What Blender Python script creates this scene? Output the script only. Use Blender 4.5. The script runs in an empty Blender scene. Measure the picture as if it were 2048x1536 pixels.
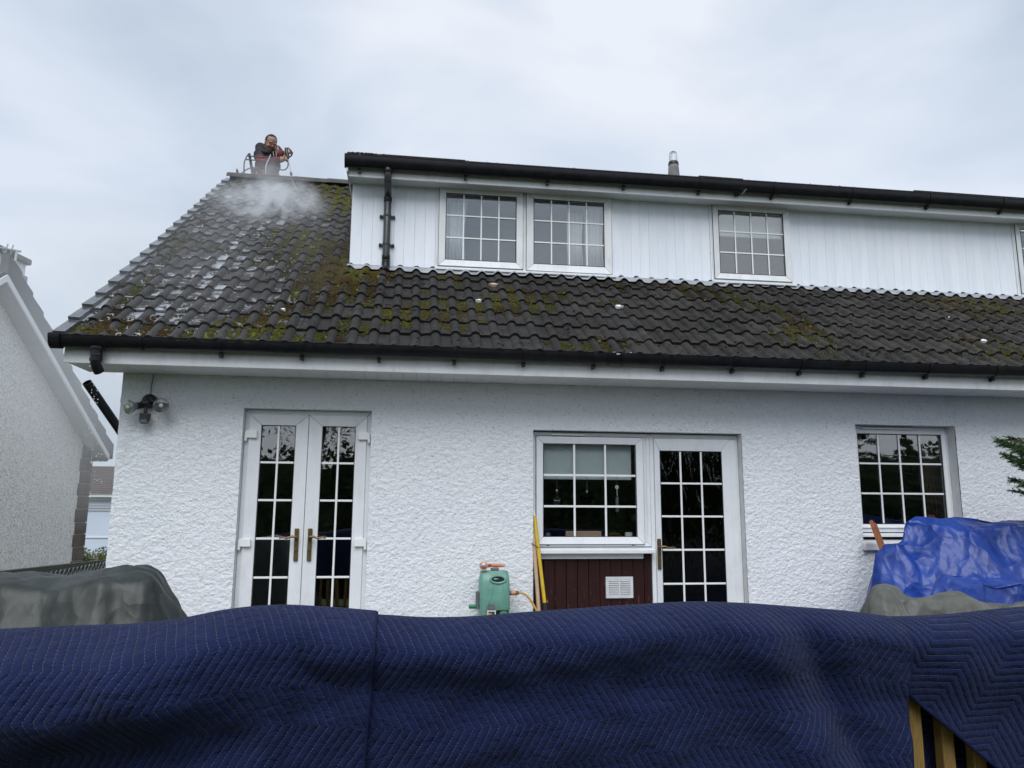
import bpy, math, random
import numpy as np
from mathutils import Vector, Matrix

random.seed(7)
rng = np.random.default_rng(11)
R = math.radians
sc = bpy.context.scene
COL = sc.collection

# ------------------------------------------------------------------ camera
YAW, PITCH, ROLL, FPX = R(7.812), R(9.347), R(0.313), 1500.0
CAM = np.array([0.0, -6.1, 1.42])
_f = np.array([math.sin(YAW) * math.cos(PITCH), math.cos(YAW) * math.cos(PITCH), math.sin(PITCH)])
_r0 = np.array([math.cos(YAW), -math.sin(YAW), 0.0])
_u0 = np.cross(_r0, _f)
_r = math.cos(ROLL) * _r0 + math.sin(ROLL) * _u0
_u = -math.sin(ROLL) * _r0 + math.cos(ROLL) * _u0
cam_data = bpy.data.cameras.new('camera')
cam = bpy.data.objects.new('camera', cam_data)
COL.objects.link(cam)
cam_data.sensor_width = 36.0
cam_data.lens = FPX / 2048 * 36.0
cam_data.clip_start = 0.05
cam_data.clip_end = 3000
cam.matrix_world = Matrix(((_r[0], _u[0], -_f[0], CAM[0]), (_r[1], _u[1], -_f[1], CAM[1]),
                           (_r[2], _u[2], -_f[2], CAM[2]), (0, 0, 0, 1)))
sc.camera = cam

# ------------------------------------------------------------------ sky, sun, exposure
SUN_EL, SUN_AZ = R(50), R(190)           # azimuth clockwise from +Y: behind the camera, a little to the left
world = bpy.data.worlds.new('World')
sc.world = world
world.use_nodes = True
wt = world.node_tree
wn, wl = wt.nodes, wt.links
for n in list(wn):
    wn.remove(n)
w_out = wn.new('ShaderNodeOutputWorld')
w_bg = wn.new('ShaderNodeBackground')
w_bg.inputs['Strength'].default_value = 0.1
w_sky = wn.new('ShaderNodeTexSky')
w_sky.sky_type = 'NISHITA'
w_sky.sun_disc = False
w_sky.sun_elevation = SUN_EL
w_sky.sun_rotation = SUN_AZ
w_tc = wn.new('ShaderNodeTexCoord')
w_map = wn.new('ShaderNodeMapping')
w_map.inputs['Scale'].default_value = (1.0, 1.0, 2.1)
w_map.inputs['Location'].default_value = (0.35, 0.2, 0.1)
wl.new(w_tc.outputs['Generated'], w_map.inputs['Vector'])
w_n = wn.new('ShaderNodeTexNoise')
w_n.inputs['Scale'].default_value = 2.4
w_n.inputs['Detail'].default_value = 5.0
w_n.inputs['Roughness'].default_value = 0.46
w_n.inputs['Distortion'].default_value = 0.35
wl.new(w_map.outputs['Vector'], w_n.inputs['Vector'])
w_rp = wn.new('ShaderNodeValToRGB')
cr = w_rp.color_ramp
cr.elements[0].position = 0.36
cr.elements[0].color = (3.65, 4.25, 5.0, 1)
cr.elements[1].position = 0.66
cr.elements[1].color = (5.9, 6.15, 6.65, 1)
e = cr.elements.new(0.5)
e.color = (4.7, 5.2, 5.95, 1)
wl.new(w_n.outputs['Fac'], w_rp.inputs['Fac'])
w_mix = wn.new('ShaderNodeMix')
w_mix.data_type = 'RGBA'
w_mix.inputs[0].default_value = 0.9
wl.new(w_sky.outputs[0], w_mix.inputs[6])
wl.new(w_rp.outputs[0], w_mix.inputs[7])
wl.new(w_mix.outputs[2], w_bg.inputs['Color'])
wl.new(w_bg.outputs[0], w_out.inputs[0])

sun_d = bpy.data.lights.new('sun', 'SUN')
sun_d.energy = 1.5
sun_d.angle = R(45)
sun_d.color = (0.985, 0.99, 1.0)
sun = bpy.data.objects.new('sun', sun_d)
COL.objects.link(sun)
_sd = Vector((math.sin(SUN_AZ) * math.cos(SUN_EL), math.cos(SUN_AZ) * math.cos(SUN_EL), math.sin(SUN_EL)))
sun.rotation_euler = _sd.to_track_quat('Z', 'Y').to_euler()
sun.location = (0, -20, 30)

sc.view_settings.view_transform = 'Standard'
sc.view_settings.look = 'None'
sc.view_settings.exposure = 0.62
sc.view_settings.gamma = 1.0
sc.view_settings.use_curve_mapping = False
sc.render.engine = 'CYCLES'
sc.cycles.use_denoising = True
sc.cycles.use_adaptive_sampling = True
sc.cycles.adaptive_threshold = 0.015
sc.cycles.max_bounces = 8
sc.cycles.transparent_max_bounces = 16
sc.cycles.volume_bounces = 3
sc.cycles.volume_step_rate = 1.0
sc.cycles.caustics_reflective = False
sc.cycles.caustics_refractive = False

# ------------------------------------------------------------------ pixel of the 2048x1536 photograph -> point at a known depth
def ray(x, y):
    return _r * ((x - 1024) / FPX) - _u * ((y - 768) / FPX) + _f
def atY(x, y, Y):
    d = ray(x, y)
    return Vector(CAM + d * ((Y - CAM[1]) / d[1]))
def atP(x, y, P, n):
    d = ray(x, y)
    n = np.array(n)
    return Vector(CAM + d * (((np.array(P) - CAM) @ n) / (d @ n)))

# ------------------------------------------------------------------ mesh helpers
class MB:
    def __init__(s):
        s.v, s.f, s.uv = [], [], None
    def add(s, vs, fs):
        o = len(s.v)
        s.v.extend([tuple(p) for p in vs])
        s.f.extend([tuple(i + o for i in f) for f in fs])
        return s
    def box(s, x0, x1, y0, y1, z0, z1):
        return s.add([(x0, y0, z0), (x1, y0, z0), (x1, y1, z0), (x0, y1, z0), (x0, y0, z1), (x1, y0, z1), (x1, y1, z1), (x0, y1, z1)],
                     [(0, 3, 2, 1), (4, 5, 6, 7), (0, 1, 5, 4), (1, 2, 6, 5), (2, 3, 7, 6), (3, 0, 4, 7)])
    def hexa(s, p):           # 8 corners, bottom ring then top ring
        return s.add(p, [(0, 3, 2, 1), (4, 5, 6, 7), (0, 1, 5, 4), (1, 2, 6, 5), (2, 3, 7, 6), (3, 0, 4, 7)])
    def beam(s, a, b, w, h, up=(0, 0, 1)):
        a, b = Vector(a), Vector(b)
        d = (b - a).normalized()
        sd = d.cross(Vector(up)).normalized()
        u = sd.cross(d).normalized()
        sd, u = sd * w / 2, u * h / 2
        return s.hexa([a - sd - u, a + sd - u, b + sd - u, b - sd - u, a - sd + u, a + sd + u, b + sd + u, b - sd + u])
    def tube(s, pts, r, n=8, caps=True):
        pts = [Vector(p) for p in pts]
        rs = r if isinstance(r, (list, tuple)) else [r] * len(pts)
        up = None
        vs, fs = [], []
        for i, p in enumerate(pts):
            d = (pts[min(i + 1, len(pts) - 1)] - pts[max(i - 1, 0)]).normalized()
            if up is None:
                up = d.orthogonal().normalized()
            up = (up - d * up.dot(d)).normalized()
            sd = d.cross(up)
            for k in range(n):
                a = 2 * math.pi * k / n
                vs.append(p + (up * math.cos(a) + sd * math.sin(a)) * rs[i])
        for i in range(len(pts) - 1):
            for k in range(n):
                k2 = (k + 1) % n
                fs.append((i * n + k, i * n + k2, (i + 1) * n + k2, (i + 1) * n + k))
        if caps:
            fs.append(tuple(range(n - 1, -1, -1)))
            fs.append(tuple((len(pts) - 1) * n + k for k in range(n)))
        return s.add(vs, fs)
    def lathe(s, o, axis, prof, n=16):
        o, ax = Vector(o), Vector(axis).normalized()
        u = ax.orthogonal().normalized()
        w = ax.cross(u)
        vs, fs = [], []
        for r, h in prof:
            for k in range(n):
                a = 2 * math.pi * k / n
                vs.append(o + ax * h + (u * math.cos(a) + w * math.sin(a)) * r)
        for i in range(len(prof) - 1):
            for k in range(n):
                k2 = (k + 1) % n
                fs.append((i * n + k, i * n + k2, (i + 1) * n + k2, (i + 1) * n + k))
        fs.append(tuple(range(n - 1, -1, -1)))
        fs.append(tuple((len(prof) - 1) * n + k for k in range(n)))
        return s.add(vs, fs)
    def ball(s, c, r, sub=8, scale=(1, 1, 1), rot=None):
        vs, fs = [], []
        m, n = sub, sub * 2
        for i in range(m + 1):
            t = math.pi * i / m
            for k in range(n):
                a = 2 * math.pi * k / n
                p = Vector((math.sin(t) * math.cos(a) * r * scale[0], math.sin(t) * math.sin(a) * r * scale[1], math.cos(t) * r * scale[2]))
                vs.append(Vector(c) + ((rot @ p) if rot else p))
        for i in range(m):
            for k in range(n):
                k2 = (k + 1) % n
                fs.append((i * n + k, (i + 1) * n + k, (i + 1) * n + k2, i * n + k2))
        return s.add(vs, fs)
    def ring(s, x0, x1, z0, z1, w, y0, y1, gap=0.0012, inset=0.0):
        """mitred rectangular frame in the XZ plane, four separate mitred lengths; inset bevels the inner front edge"""
        X0, X1, Z0, Z1 = x0 + w, x1 - w, z0 + w, z1 - w
        O = [(x0, z0), (x1, z0), (x1, z1), (x0, z1)]
        I = [(X0, Z0), (X1, Z0), (X1, Z1), (X0, Z1)]
        for k in range(4):
            a, b, c, d = O[k], O[(k + 1) % 4], I[(k + 1) % 4], I[k]
            dx, dz = b[0] - a[0], b[1] - a[1]
            L = math.hypot(dx, dz)
            ux, uz = dx / L * gap, dz / L * gap
            a, d = (a[0] + ux, a[1] + uz), (d[0] + ux, d[1] + uz)
            b, c = (b[0] - ux, b[1] - uz), (c[0] - ux, c[1] - uz)
            yi = y0 + inset
            s.hexa([(a[0], y1, a[1]), (b[0], y1, b[1]), (c[0], y1, c[1]), (d[0], y1, d[1]),
                    (a[0], y0, a[1]), (b[0], y0, b[1]), (c[0], yi, c[1]), (d[0], yi, d[1])])
        return s
    def mesh(s, name, mat=None, smooth=False, angle=40):
        me = bpy.data.meshes.new(name)
        me.from_pydata([tuple(p) for p in s.v], [], s.f)
        if mat:
            me.materials.append(mat)
        if smooth:
            me.polygons.foreach_set('use_smooth', [True] * len(me.polygons))
            me.set_sharp_from_angle(angle=R(angle))
        return me
    def build(s, name, mat, parent=None, smooth=False, angle=40, bevel=0):
        return link(name, s.mesh(name, mat, smooth, angle), parent, bevel)

def link(name, me, parent=None, bevel=0):
    o = bpy.data.objects.new(name, me)
    COL.objects.link(o)
    if parent:
        o.parent = parent
    if bevel:
        m = o.modifiers.new('bevel', 'BEVEL')
        m.width = bevel
        m.segments = 2
        m.limit_method = 'ANGLE'
    return o
def empty(name, loc=(0, 0, 0), parent=None):
    o = bpy.data.objects.new(name, None)
    COL.objects.link(o)
    o.empty_display_size = 0.1
    if parent:
        o.parent = parent
    o.location = loc
    return o
def tag(o, label, cat, group=None, kind=None):
    if label:
        o['label'] = label
    if cat:
        o['category'] = cat
    if group:
        o['group'] = group
    if kind:
        o['kind'] = kind
    return o
def thing(name, label, cat, group=None):
    return tag(empty(name), label, cat, group)
def np_mesh(name, V, F, mat=None, smooth=False, uv=None, col=None):
    V = np.asarray(V, np.float32)
    F = np.asarray(F, np.int32)
    me = bpy.data.meshes.new(name)
    k = F.shape[1]
    me.vertices.add(len(V))
    me.vertices.foreach_set('co', V.ravel())
    me.loops.add(F.size)
    me.loops.foreach_set('vertex_index', F.ravel())
    me.polygons.add(len(F))
    me.polygons.foreach_set('loop_start', np.arange(len(F), dtype=np.int32) * k)
    me.polygons.foreach_set('loop_total', np.full(len(F), k, np.int32))
    if uv is not None:
        l = me.uv_layers.new(name='UVMap')
        l.data.foreach_set('uv', np.asarray(uv, np.float32)[F.ravel()].ravel())
    if col is not None:
        a = me.color_attributes.new('Col', 'FLOAT_COLOR', 'POINT')
        a.data.foreach_set('color', np.asarray(col, np.float32).ravel())
    me.update(calc_edges=True)
    me.validate()
    if smooth:
        me.polygons.foreach_set('use_smooth', [True] * len(me.polygons))
    if mat:
        me.materials.append(mat)
    return me
def grid_faces(nu, nv):
    i = np.arange(nu - 1)[:, None] * nv + np.arange(nv - 1)[None, :]
    return np.stack([i, i + nv, i + nv + 1, i + 1], -1).reshape(-1, 4)

# ------------------------------------------------------------------ smooth random fields
_H = {}
def field(seed, n=256, blur=2.0):
    key = (seed, n, blur)
    if key not in _H:
        g = np.random.default_rng(seed).standard_normal((n, n))
        fr = np.fft.fftfreq(n)
        k = np.exp(-2 * (math.pi * blur) ** 2 * (fr[:, None] ** 2 + fr[None, :] ** 2))
        g = np.real(np.fft.ifft2(np.fft.fft2(g) * k))
        _H[key] = (g - g.mean()) / g.std()
    return _H[key]
def sample(F, u, v):
    n = F.shape[0]
    u, v = np.asarray(u, float), np.asarray(v, float)
    iu, iv = np.floor(u).astype(int), np.floor(v).astype(int)
    fu, fv = u - iu, v - iv
    fu, fv = fu * fu * (3 - 2 * fu), fv * fv * (3 - 2 * fv)
    a, b = F[iu % n, iv % n], F[(iu + 1) % n, iv % n]
    c, d = F[iu % n, (iv + 1) % n], F[(iu + 1) % n, (iv + 1) % n]
    return (a * (1 - fu) + b * fu) * (1 - fv) + (c * (1 - fu) + d * fu) * fv

# ------------------------------------------------------------------ materials
class NT:
    def __init__(s, name):
        s.m = bpy.data.materials.new(name)
        s.m.use_nodes = True
        s.t = s.m.node_tree
        s.b = s.t.nodes['Principled BSDF']
        s.out = s.t.nodes['Material Output']
    def n(s, typ, **kw):
        nd = s.t.nodes.new(typ)
        for k, v in kw.items():
            setattr(nd, k, v)
        return nd
    def l(s, a, b):
        s.t.links.new(a, b)
    def math(s, op, a, b=None, c=None, clamp=False):
        nd = s.n('ShaderNodeMath', operation=op, use_clamp=clamp)
        for i, x in enumerate((a, b, c)):
            if x is None:
                continue
            if isinstance(x, (int, float)):
                nd.inputs[i].default_value = x
            else:
                s.l(x, nd.inputs[i])
        return nd.outputs[0]
    def noise(s, vec, scale, detail=3, rough=0.5, dist=0.0):
        nd = s.n('ShaderNodeTexNoise')
        nd.inputs['Scale'].default_value = scale
        nd.inputs['Detail'].default_value = detail
        nd.inputs['Roughness'].default_value = rough
        nd.inputs['Distortion'].default_value = dist
        if vec is not None:
            s.l(vec, nd.inputs['Vector'])
        return nd.outputs['Fac']
    def ramp(s, fac, *st):
        nd = s.n('ShaderNodeValToRGB')
        cr = nd.color_ramp
        for i, (p, c) in enumerate(st):
            e = cr.elements[i] if i < 2 else cr.elements.new(p)
            e.position = p
            c = (c, c, c) if isinstance(c, (int, float)) else c
            e.color = (*c[:3], 1)
        s.l(fac, nd.inputs['Fac'])
        return nd.outputs[0]
    def mix(s, fac, a, b, blend='MIX'):
        nd = s.n('ShaderNodeMix', data_type='RGBA', blend_type=blend)
        for i, x in ((0, fac), (6, a), (7, b)):
            if isinstance(x, (int, float)):
                nd.inputs[i].default_value = x if i == 0 else (x, x, x, 1)
            elif isinstance(x, tuple):
                nd.inputs[i].default_value = (*x[:3], 1)
            else:
                s.l(x, nd.inputs[i])
        return nd.outputs[2]
    def pos(s):
        return s.n('ShaderNodeNewGeometry').outputs['Position']
    def mapping(s, vec, scale=(1, 1, 1), rot=(0, 0, 0)):
        nd = s.n('ShaderNodeMapping')
        nd.inputs['Scale'].default_value = scale
        nd.inputs['Rotation'].default_value = rot
        s.l(vec, nd.inputs['Vector'])
        return nd.outputs[0]
    def bump(s, h, strength=0.5, dist=0.01, prev=None):
        nd = s.n('ShaderNodeBump')
        nd.inputs['Strength'].default_value = strength
        nd.inputs['Distance'].default_value = dist
        s.l(h, nd.inputs['Height'])
        if prev is not None:
            s.l(prev, nd.inputs['Normal'])
        return nd.outputs[0]
    def set(s, color=None, rough=None, metal=None, spec=None, normal=None, coat=None):
        for k, v in (('Base Color', color), ('Roughness', rough), ('Metallic', metal), ('Specular IOR Level', spec), ('Normal', normal), ('Coat Weight', coat)):
            if v is None:
                continue
            if isinstance(v, (int, float)):
                s.b.inputs[k].default_value = v
            elif isinstance(v, tuple):
                s.b.inputs[k].default_value = (*v[:3], 1)
            else:
                s.l(v, s.b.inputs[k])
        return s.m

def simple(name, c, rough=0.5, metal=0.0, spec=0.5, var=0.15, nscale=6.0, bump=0.0, bscale=60.0, bdist=0.004, dirt=None, dirt_amt=0.3):
    t = NT(name)
    p = t.pos()
    n1 = t.noise(p, nscale, 5, 0.6)
    lo = tuple(x * (1 - var) for x in c)
    hi = tuple(min(1, x * (1 + var * 0.6)) for x in c)
    colr = t.ramp(n1, (0.3, lo), (0.7, hi))
    if dirt:
        n2 = t.noise(t.mapping(p, (1, 1, 0.35)), nscale * 2.3, 6, 0.7)
        f = t.ramp(n2, (0.5, 0.0), (0.75, dirt_amt))
        colr = t.mix(f, colr, dirt)
    nrm = t.bump(t.noise(p, bscale, 4, 0.6), bump, bdist) if bump else None
    rg = t.ramp(t.noise(p, nscale * 1.7, 4), (0.3, max(0, rough - 0.08)), (0.7, min(1, rough + 0.08)))
    return t.set(color=colr, rough=rg, metal=metal, spec=spec, normal=nrm)

M = {}
M['upvc'] = simple('white_upvc', (0.79, 0.81, 0.83), 0.32, var=0.05, nscale=3, dirt=(0.42, 0.42, 0.38), dirt_amt=0.28)
M['upvc_clean'] = simple('white_bars', (0.85, 0.86, 0.85), 0.3, var=0.02)
M['upvc_worn'] = simple('worn_white_upvc', (0.75, 0.77, 0.78), 0.4, var=0.08, nscale=4, dirt=(0.36, 0.36, 0.33), dirt_amt=0.4)
M['seal'] = simple('black_seal', (0.02, 0.02, 0.022), 0.6)
M['gutter'] = simple('black_gutter', (0.0065, 0.007, 0.010), 0.34, var=0.4, nscale=8, spec=0.32, dirt=(0.018, 0.022, 0.015), dirt_amt=0.5)
M['pipe_grey'] = simple('dark_grey_pipe', (0.035, 0.038, 0.042), 0.35, var=0.3)
M['lead'] = simple('grey_lead', (0.33, 0.35, 0.38), 0.5, var=0.25, nscale=14, bump=0.3, bscale=40)
M['soffit'] = simple('soffit_white', (0.66, 0.67, 0.68), 0.45, var=0.08, nscale=3)
M['brass'] = simple('aged_brass', (0.17, 0.115, 0.05), 0.45, metal=0.7, var=0.4, nscale=50)
M['steel'] = simple('dull_steel', (0.45, 0.46, 0.47), 0.35, metal=0.9, var=0.2)
M['alu'] = simple('pale_aluminium', (0.70, 0.71, 0.73), 0.45, metal=0.15, var=0.12, nscale=20)
M['lampsteel'] = simple('lamp_reflector', (0.42, 0.43, 0.43), 0.3, metal=0.7, var=0.1)
M['black'] = simple('black_plastic', (0.015, 0.015, 0.016), 0.4, var=0.3)
M['dark'] = simple('hollow_shade', (0.006, 0.006, 0.007), 0.9)  # near-black colour standing in for the shade inside openings
M['grey_plastic'] = simple('grey_plastic', (0.13, 0.13, 0.15), 0.5, var=0.2)
M['green_plastic'] = simple('pale_green_plastic', (0.135, 0.315, 0.25), 0.42, var=0.22, nscale=9, dirt=(0.30, 0.36, 0.30), dirt_amt=0.35)
M['green_dark'] = simple('green_plastic', (0.015, 0.17, 0.075), 0.4)
M['orange'] = simple('orange_plastic', (0.62, 0.22, 0.075), 0.42, var=0.2, nscale=30)
M['red'] = simple('red_plastic', (0.5, 0.03, 0.02), 0.4)
M['hose'] = simple('yellow_hose', (0.50, 0.27, 0.035), 0.4, var=0.2, nscale=30)
M['yellow'] = simple('yellow_paint', (0.62, 0.42, 0.02), 0.38, var=0.15, nscale=20)
M['pine'] = simple('bare_wood', (0.52, 0.37, 0.25), 0.6, var=0.15, nscale=15)
M['brownboard'] = simple('brown_board', (0.26, 0.085, 0.025), 0.5, var=0.35, nscale=18)
M['white'] = simple('white_paint', (0.8, 0.8, 0.79), 0.4, var=0.04)
M['rubber'] = simple('grey_hose', (0.10, 0.105, 0.11), 0.5)
M['conc'] = simple('grey_concrete', (0.20, 0.20, 0.195), 0.85, var=0.3, nscale=12, bump=0.3)
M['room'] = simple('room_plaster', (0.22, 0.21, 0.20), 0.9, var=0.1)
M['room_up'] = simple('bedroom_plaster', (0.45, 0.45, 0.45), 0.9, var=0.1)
M['blind'] = simple('pale_blind', (0.72, 0.80, 0.82), 0.8, var=0.03)
M['curtain'] = simple('white_voile', (0.9, 0.9, 0.92), 0.85, var=0.05, nscale=10)

def schlick(t, f0):
    ge = t.n('ShaderNodeNewGeometry')
    dt = t.n('ShaderNodeVectorMath', operation='DOT_PRODUCT')
    t.l(ge.outputs['Normal'], dt.inputs[0])
    t.l(ge.outputs['Incoming'], dt.inputs[1])
    c = t.math('ABSOLUTE', dt.outputs['Value'])
    return t.math('ADD', f0, t.math('MULTIPLY', 1 - f0, t.math('POWER', t.math('SUBTRACT', 1.0, c, clamp=True), 5.0)), clamp=True)
def m_glass():
    t = NT('window_glass')
    t.t.nodes.remove(t.b)
    tr = t.n('ShaderNodeBsdfTransparent')
    tr.inputs[0].default_value = (0.95, 0.97, 0.965, 1)
    gl = t.n('ShaderNodeBsdfGlossy')
    gl.inputs['Roughness'].default_value = 0.0
    nz = t.noise(t.pos(), 2.2, 1)
    t.l(t.bump(nz, 0.05, 0.05), gl.inputs['Normal'])
    mx = t.n('ShaderNodeMixShader')
    t.l(schlick(t, 0.18), mx.inputs[0])
    t.l(tr.outputs[0], mx.inputs[1])
    t.l(gl.outputs[0], mx.inputs[2])
    t.l(mx.outputs[0], t.out.inputs[0])
    return t.m
M['glass'] = m_glass()

def m_obscure():
    t = NT('rippled_glass')
    t.t.nodes.remove(t.b)
    tr = t.n('ShaderNodeBsdfTransparent')
    tr.inputs[0].default_value = (0.30, 0.32, 0.31, 1)
    gl = t.n('ShaderNodeBsdfGlossy')
    gl.inputs['Roughness'].default_value = 0.02
    nz = t.noise(t.mapping(t.pos(), (16, 16, 4.5)), 1.0, 3, 0.6, 1.2)
    t.l(t.bump(nz, 0.6, 0.012), gl.inputs['Normal'])
    mx = t.n('ShaderNodeMixShader')
    t.l(schlick(t, 0.10), mx.inputs[0])
    t.l(tr.outputs[0], mx.inputs[1])
    t.l(gl.outputs[0], mx.inputs[2])
    t.l(mx.outputs[0], t.out.inputs[0])
    return t.m
M['obscure'] = m_obscure()

def m_render():
    t = NT('white_roughcast')
    p = t.pos()
    big = t.noise(p, 1.1, 4, 0.6)
    c = t.ramp(big, (0.3, (0.81, 0.84, 0.875)), (0.7, (0.875, 0.895, 0.92)))
    st = t.noise(t.mapping(p, (5, 5, 1.2)), 1.6, 6, 0.7)
    c = t.mix(t.ramp(st, (0.56, 0.0), (0.8, 0.22)), c, (0.42, 0.43, 0.40))
    sp = t.noise(p, 55, 3, 0.6)
    c = t.mix(t.ramp(sp, (0.30, 0.5), (0.40, 0.0)), c, (0.30, 0.31, 0.31))
    b1 = t.bump(t.noise(t.mapping(p, (1, 1, 1.4)), 62, 5, 0.65), 1.0, 0.012)
    return t.set(color=c, rough=0.85, spec=0.25, normal=b1)
M['render'] = m_render()

def m_pebble():
    t = NT('grey_pebbledash')
    p = t.pos()
    v = t.n('ShaderNodeTexVoronoi')
    v.inputs['Scale'].default_value = 52
    t.l(p, v.inputs['Vector'])
    sep = t.n('ShaderNodeSeparateColor')
    t.l(v.outputs['Color'], sep.inputs[0])
    c = t.ramp(sep.outputs[0], (0.0, (0.50, 0.485, 0.48)), (0.25, (0.70, 0.68, 0.67)), (0.6, (0.84, 0.82, 0.805)), (1.0, (0.92, 0.91, 0.90)))
    big = t.noise(p, 0.7, 4)
    c = t.mix(t.ramp(big, (0.35, 0.0), (0.7, 0.3)), c, (0.70, 0.68, 0.68))
    b = t.bump(v.outputs['Distance'], 0.6, 0.012)
    return t.set(color=c, rough=0.9, spec=0.2, normal=b)
M['pebble'] = m_pebble()

def m_tile():
    t = NT('concrete_roof_tile')
    p = t.pos()
    oi = t.n('ShaderNodeObjectInfo').outputs['Random']
    n1 = t.noise(p, 9, 6, 0.65)
    c = t.ramp(n1, (0.28, (0.013, 0.0125, 0.013)), (0.52, (0.028, 0.0265, 0.026)), (0.8, (0.052, 0.048, 0.045)))
    c = t.mix(1.0, c, t.ramp(oi, (0.0, 0.62), (1.0, 1.25)), 'MULTIPLY')
    sx = t.n('ShaderNodeSeparateXYZ')
    t.l(p, sx.inputs[0])
    # brown lichen film, thicker to the right and low down where nothing has been washed
    lich = t.noise(p, 21, 6, 0.7)
    mr = t.n('ShaderNodeMapRange')
    mr.inputs['From Min'].default_value = 0.5
    mr.inputs['From Max'].default_value = 5.0
    t.l(sx.outputs[0], mr.inputs['Value'])
    right = mr.outputs[0]
    lf = t.math('MULTIPLY', t.ramp(lich, (0.48, 0.0), (0.68, 0.85)), t.math('ADD', t.math('MULTIPLY', right, 0.65), 0.3))
    c = t.mix(lf, c, (0.068, 0.059, 0.040))
    pal = t.noise(p, 38, 4, 0.6)
    c = t.mix(t.ramp(pal, (0.66, 0.0), (0.74, 0.55)), c, (0.16, 0.155, 0.145))
    # washed and wet on the left: gloss, with sky glints painted in pale
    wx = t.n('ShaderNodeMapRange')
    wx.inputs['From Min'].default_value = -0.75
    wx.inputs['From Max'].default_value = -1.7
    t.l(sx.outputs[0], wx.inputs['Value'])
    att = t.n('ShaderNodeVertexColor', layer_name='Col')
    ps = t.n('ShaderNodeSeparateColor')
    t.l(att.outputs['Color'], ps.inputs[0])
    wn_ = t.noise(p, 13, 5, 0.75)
    glint_film = t.math('MULTIPLY', wx.outputs[0], t.ramp(t.math('ADD', t.math('MULTIPLY', wn_, 0.6), t.math('MULTIPLY', t.noise(p, 2.6, 2), 0.4)), (0.517, 0.0), (0.532, 1.0)))
    glint_film = t.math('MULTIPLY', glint_film, ps.outputs[0])
    c = t.mix(t.math('MULTIPLY', glint_film, 0.85), c, (0.34, 0.36, 0.385))  # pale colour painted in for sky glints on the wet pans
    damp = t.math('MULTIPLY', wx.outputs[0], 0.3)
    rg = t.math('SUBTRACT', t.math('SUBTRACT', 0.86, t.math('MULTIPLY', damp, 0.45)), t.math('MULTIPLY', glint_film, 0.5), clamp=True)
    spc = t.math('ADD', 0.22, t.math('ADD', t.math('MULTIPLY', damp, 0.5), t.math('MULTIPLY', glint_film, 0.9)))
    b = t.bump(t.noise(p, 90, 4, 0.65), 0.5, 0.004)
    bs = [n for n in t.t.nodes if n.bl_idname == 'ShaderNodeBump'][0]
    t.l(t.math('SUBTRACT', 0.55, t.math('MULTIPLY', glint_film, 0.5)), bs.inputs['Strength'])
    t.b.inputs['IOR'].default_value = 1.6
    return t.set(color=c, rough=rg, spec=spc, normal=b)
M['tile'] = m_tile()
M['verge'] = simple('wet_grey_verge', (0.10, 0.107, 0.115), 0.2, spec=0.9, var=0.35, nscale=22, dirt=(0.02, 0.02, 0.02), dirt_amt=0.8)
M['ridge'] = simple('mossy_ridge_tile', (0.075, 0.072, 0.066), 0.8, var=0.4, nscale=10, dirt=(0.06, 0.062, 0.02), dirt_amt=0.6, bump=0.5)
M['felt'] = simple('dark_roof_felt', (0.045, 0.045, 0.043), 0.85, var=0.3, nscale=8, dirt=(0.05, 0.055, 0.02), dirt_amt=0.5, bump=0.4)

def m_moss():
    t = NT('roof_moss')
    a = t.n('ShaderNodeVertexColor', layer_name='Col')
    n1 = t.noise(t.pos(), 120, 4, 0.7)
    c = t.mix(1.0, a.outputs['Color'], t.ramp(n1, (0.3, 0.35), (0.7, 1.35)), 'MULTIPLY')
    return t.set(color=c, rough=0.95, spec=0.1, normal=t.bump(t.noise(t.pos(), 200, 3, 0.7), 0.9, 0.006))
M['moss'] = m_moss()

def m_board_white():
    t = NT('white_painted_cladding')
    p = t.pos()
    n1 = t.noise(t.mapping(p, (9, 9, 1.3)), 1.6, 6, 0.65)
    c = t.ramp(n1, (0.28, (0.73, 0.785, 0.86)), (0.5, (0.79, 0.83, 0.885)), (0.8, (0.84, 0.87, 0.91)))
    oi = t.n('ShaderNodeObjectInfo').outputs['Random']
    c = t.mix(1.0, c, t.ramp(oi, (0.0, 0.965), (1.0, 1.015)), 'MULTIPLY')
    sp = t.noise(p, 30, 3, 0.6)
    c = t.mix(t.ramp(sp, (0.70, 0.0), (0.76, 0.35)), c, (0.35, 0.36, 0.38))
    g = t.bump(t.noise(t.mapping(p, (40, 40, 1.5)), 1.5, 3), 0.15, 0.003)
    return t.set(color=c, rough=0.5, spec=0.35, normal=g)
M['cladding'] = m_board_white()

def m_maroon():
    t = NT('maroon_painted_board')
    p = t.pos()
    n1 = t.noise(t.mapping(p, (22, 22, 1.4)), 1.5, 5, 0.6)
    c = t.ramp(n1, (0.3, (0.017, 0.0035, 0.0035)), (0.7, (0.033, 0.007, 0.006)))
    sx = t.n('ShaderNodeSeparateXYZ')
    t.l(p, sx.inputs[0])
    lo = t.n('ShaderNodeMapRange')
    lo.inputs['From Min'].default_value = 0.95
    lo.inputs['From Max'].default_value = 0.5
    t.l(sx.outputs[2], lo.inputs['Value'])
    pe = t.noise(t.mapping(p, (60, 60, 11)), 1.0, 5, 0.7)
    f = t.ramp(t.math('ADD', pe, t.math('MULTIPLY', lo.outputs[0], 0.10)), (0.67, 0.0), (0.70, 0.8))
    c = t.mix(f, c, (0.24, 0.16, 0.13))
    return t.set(color=c, rough=0.42, spec=0.4, normal=t.bump(n1, 0.25, 0.004))
M['maroon'] = m_maroon()

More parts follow.
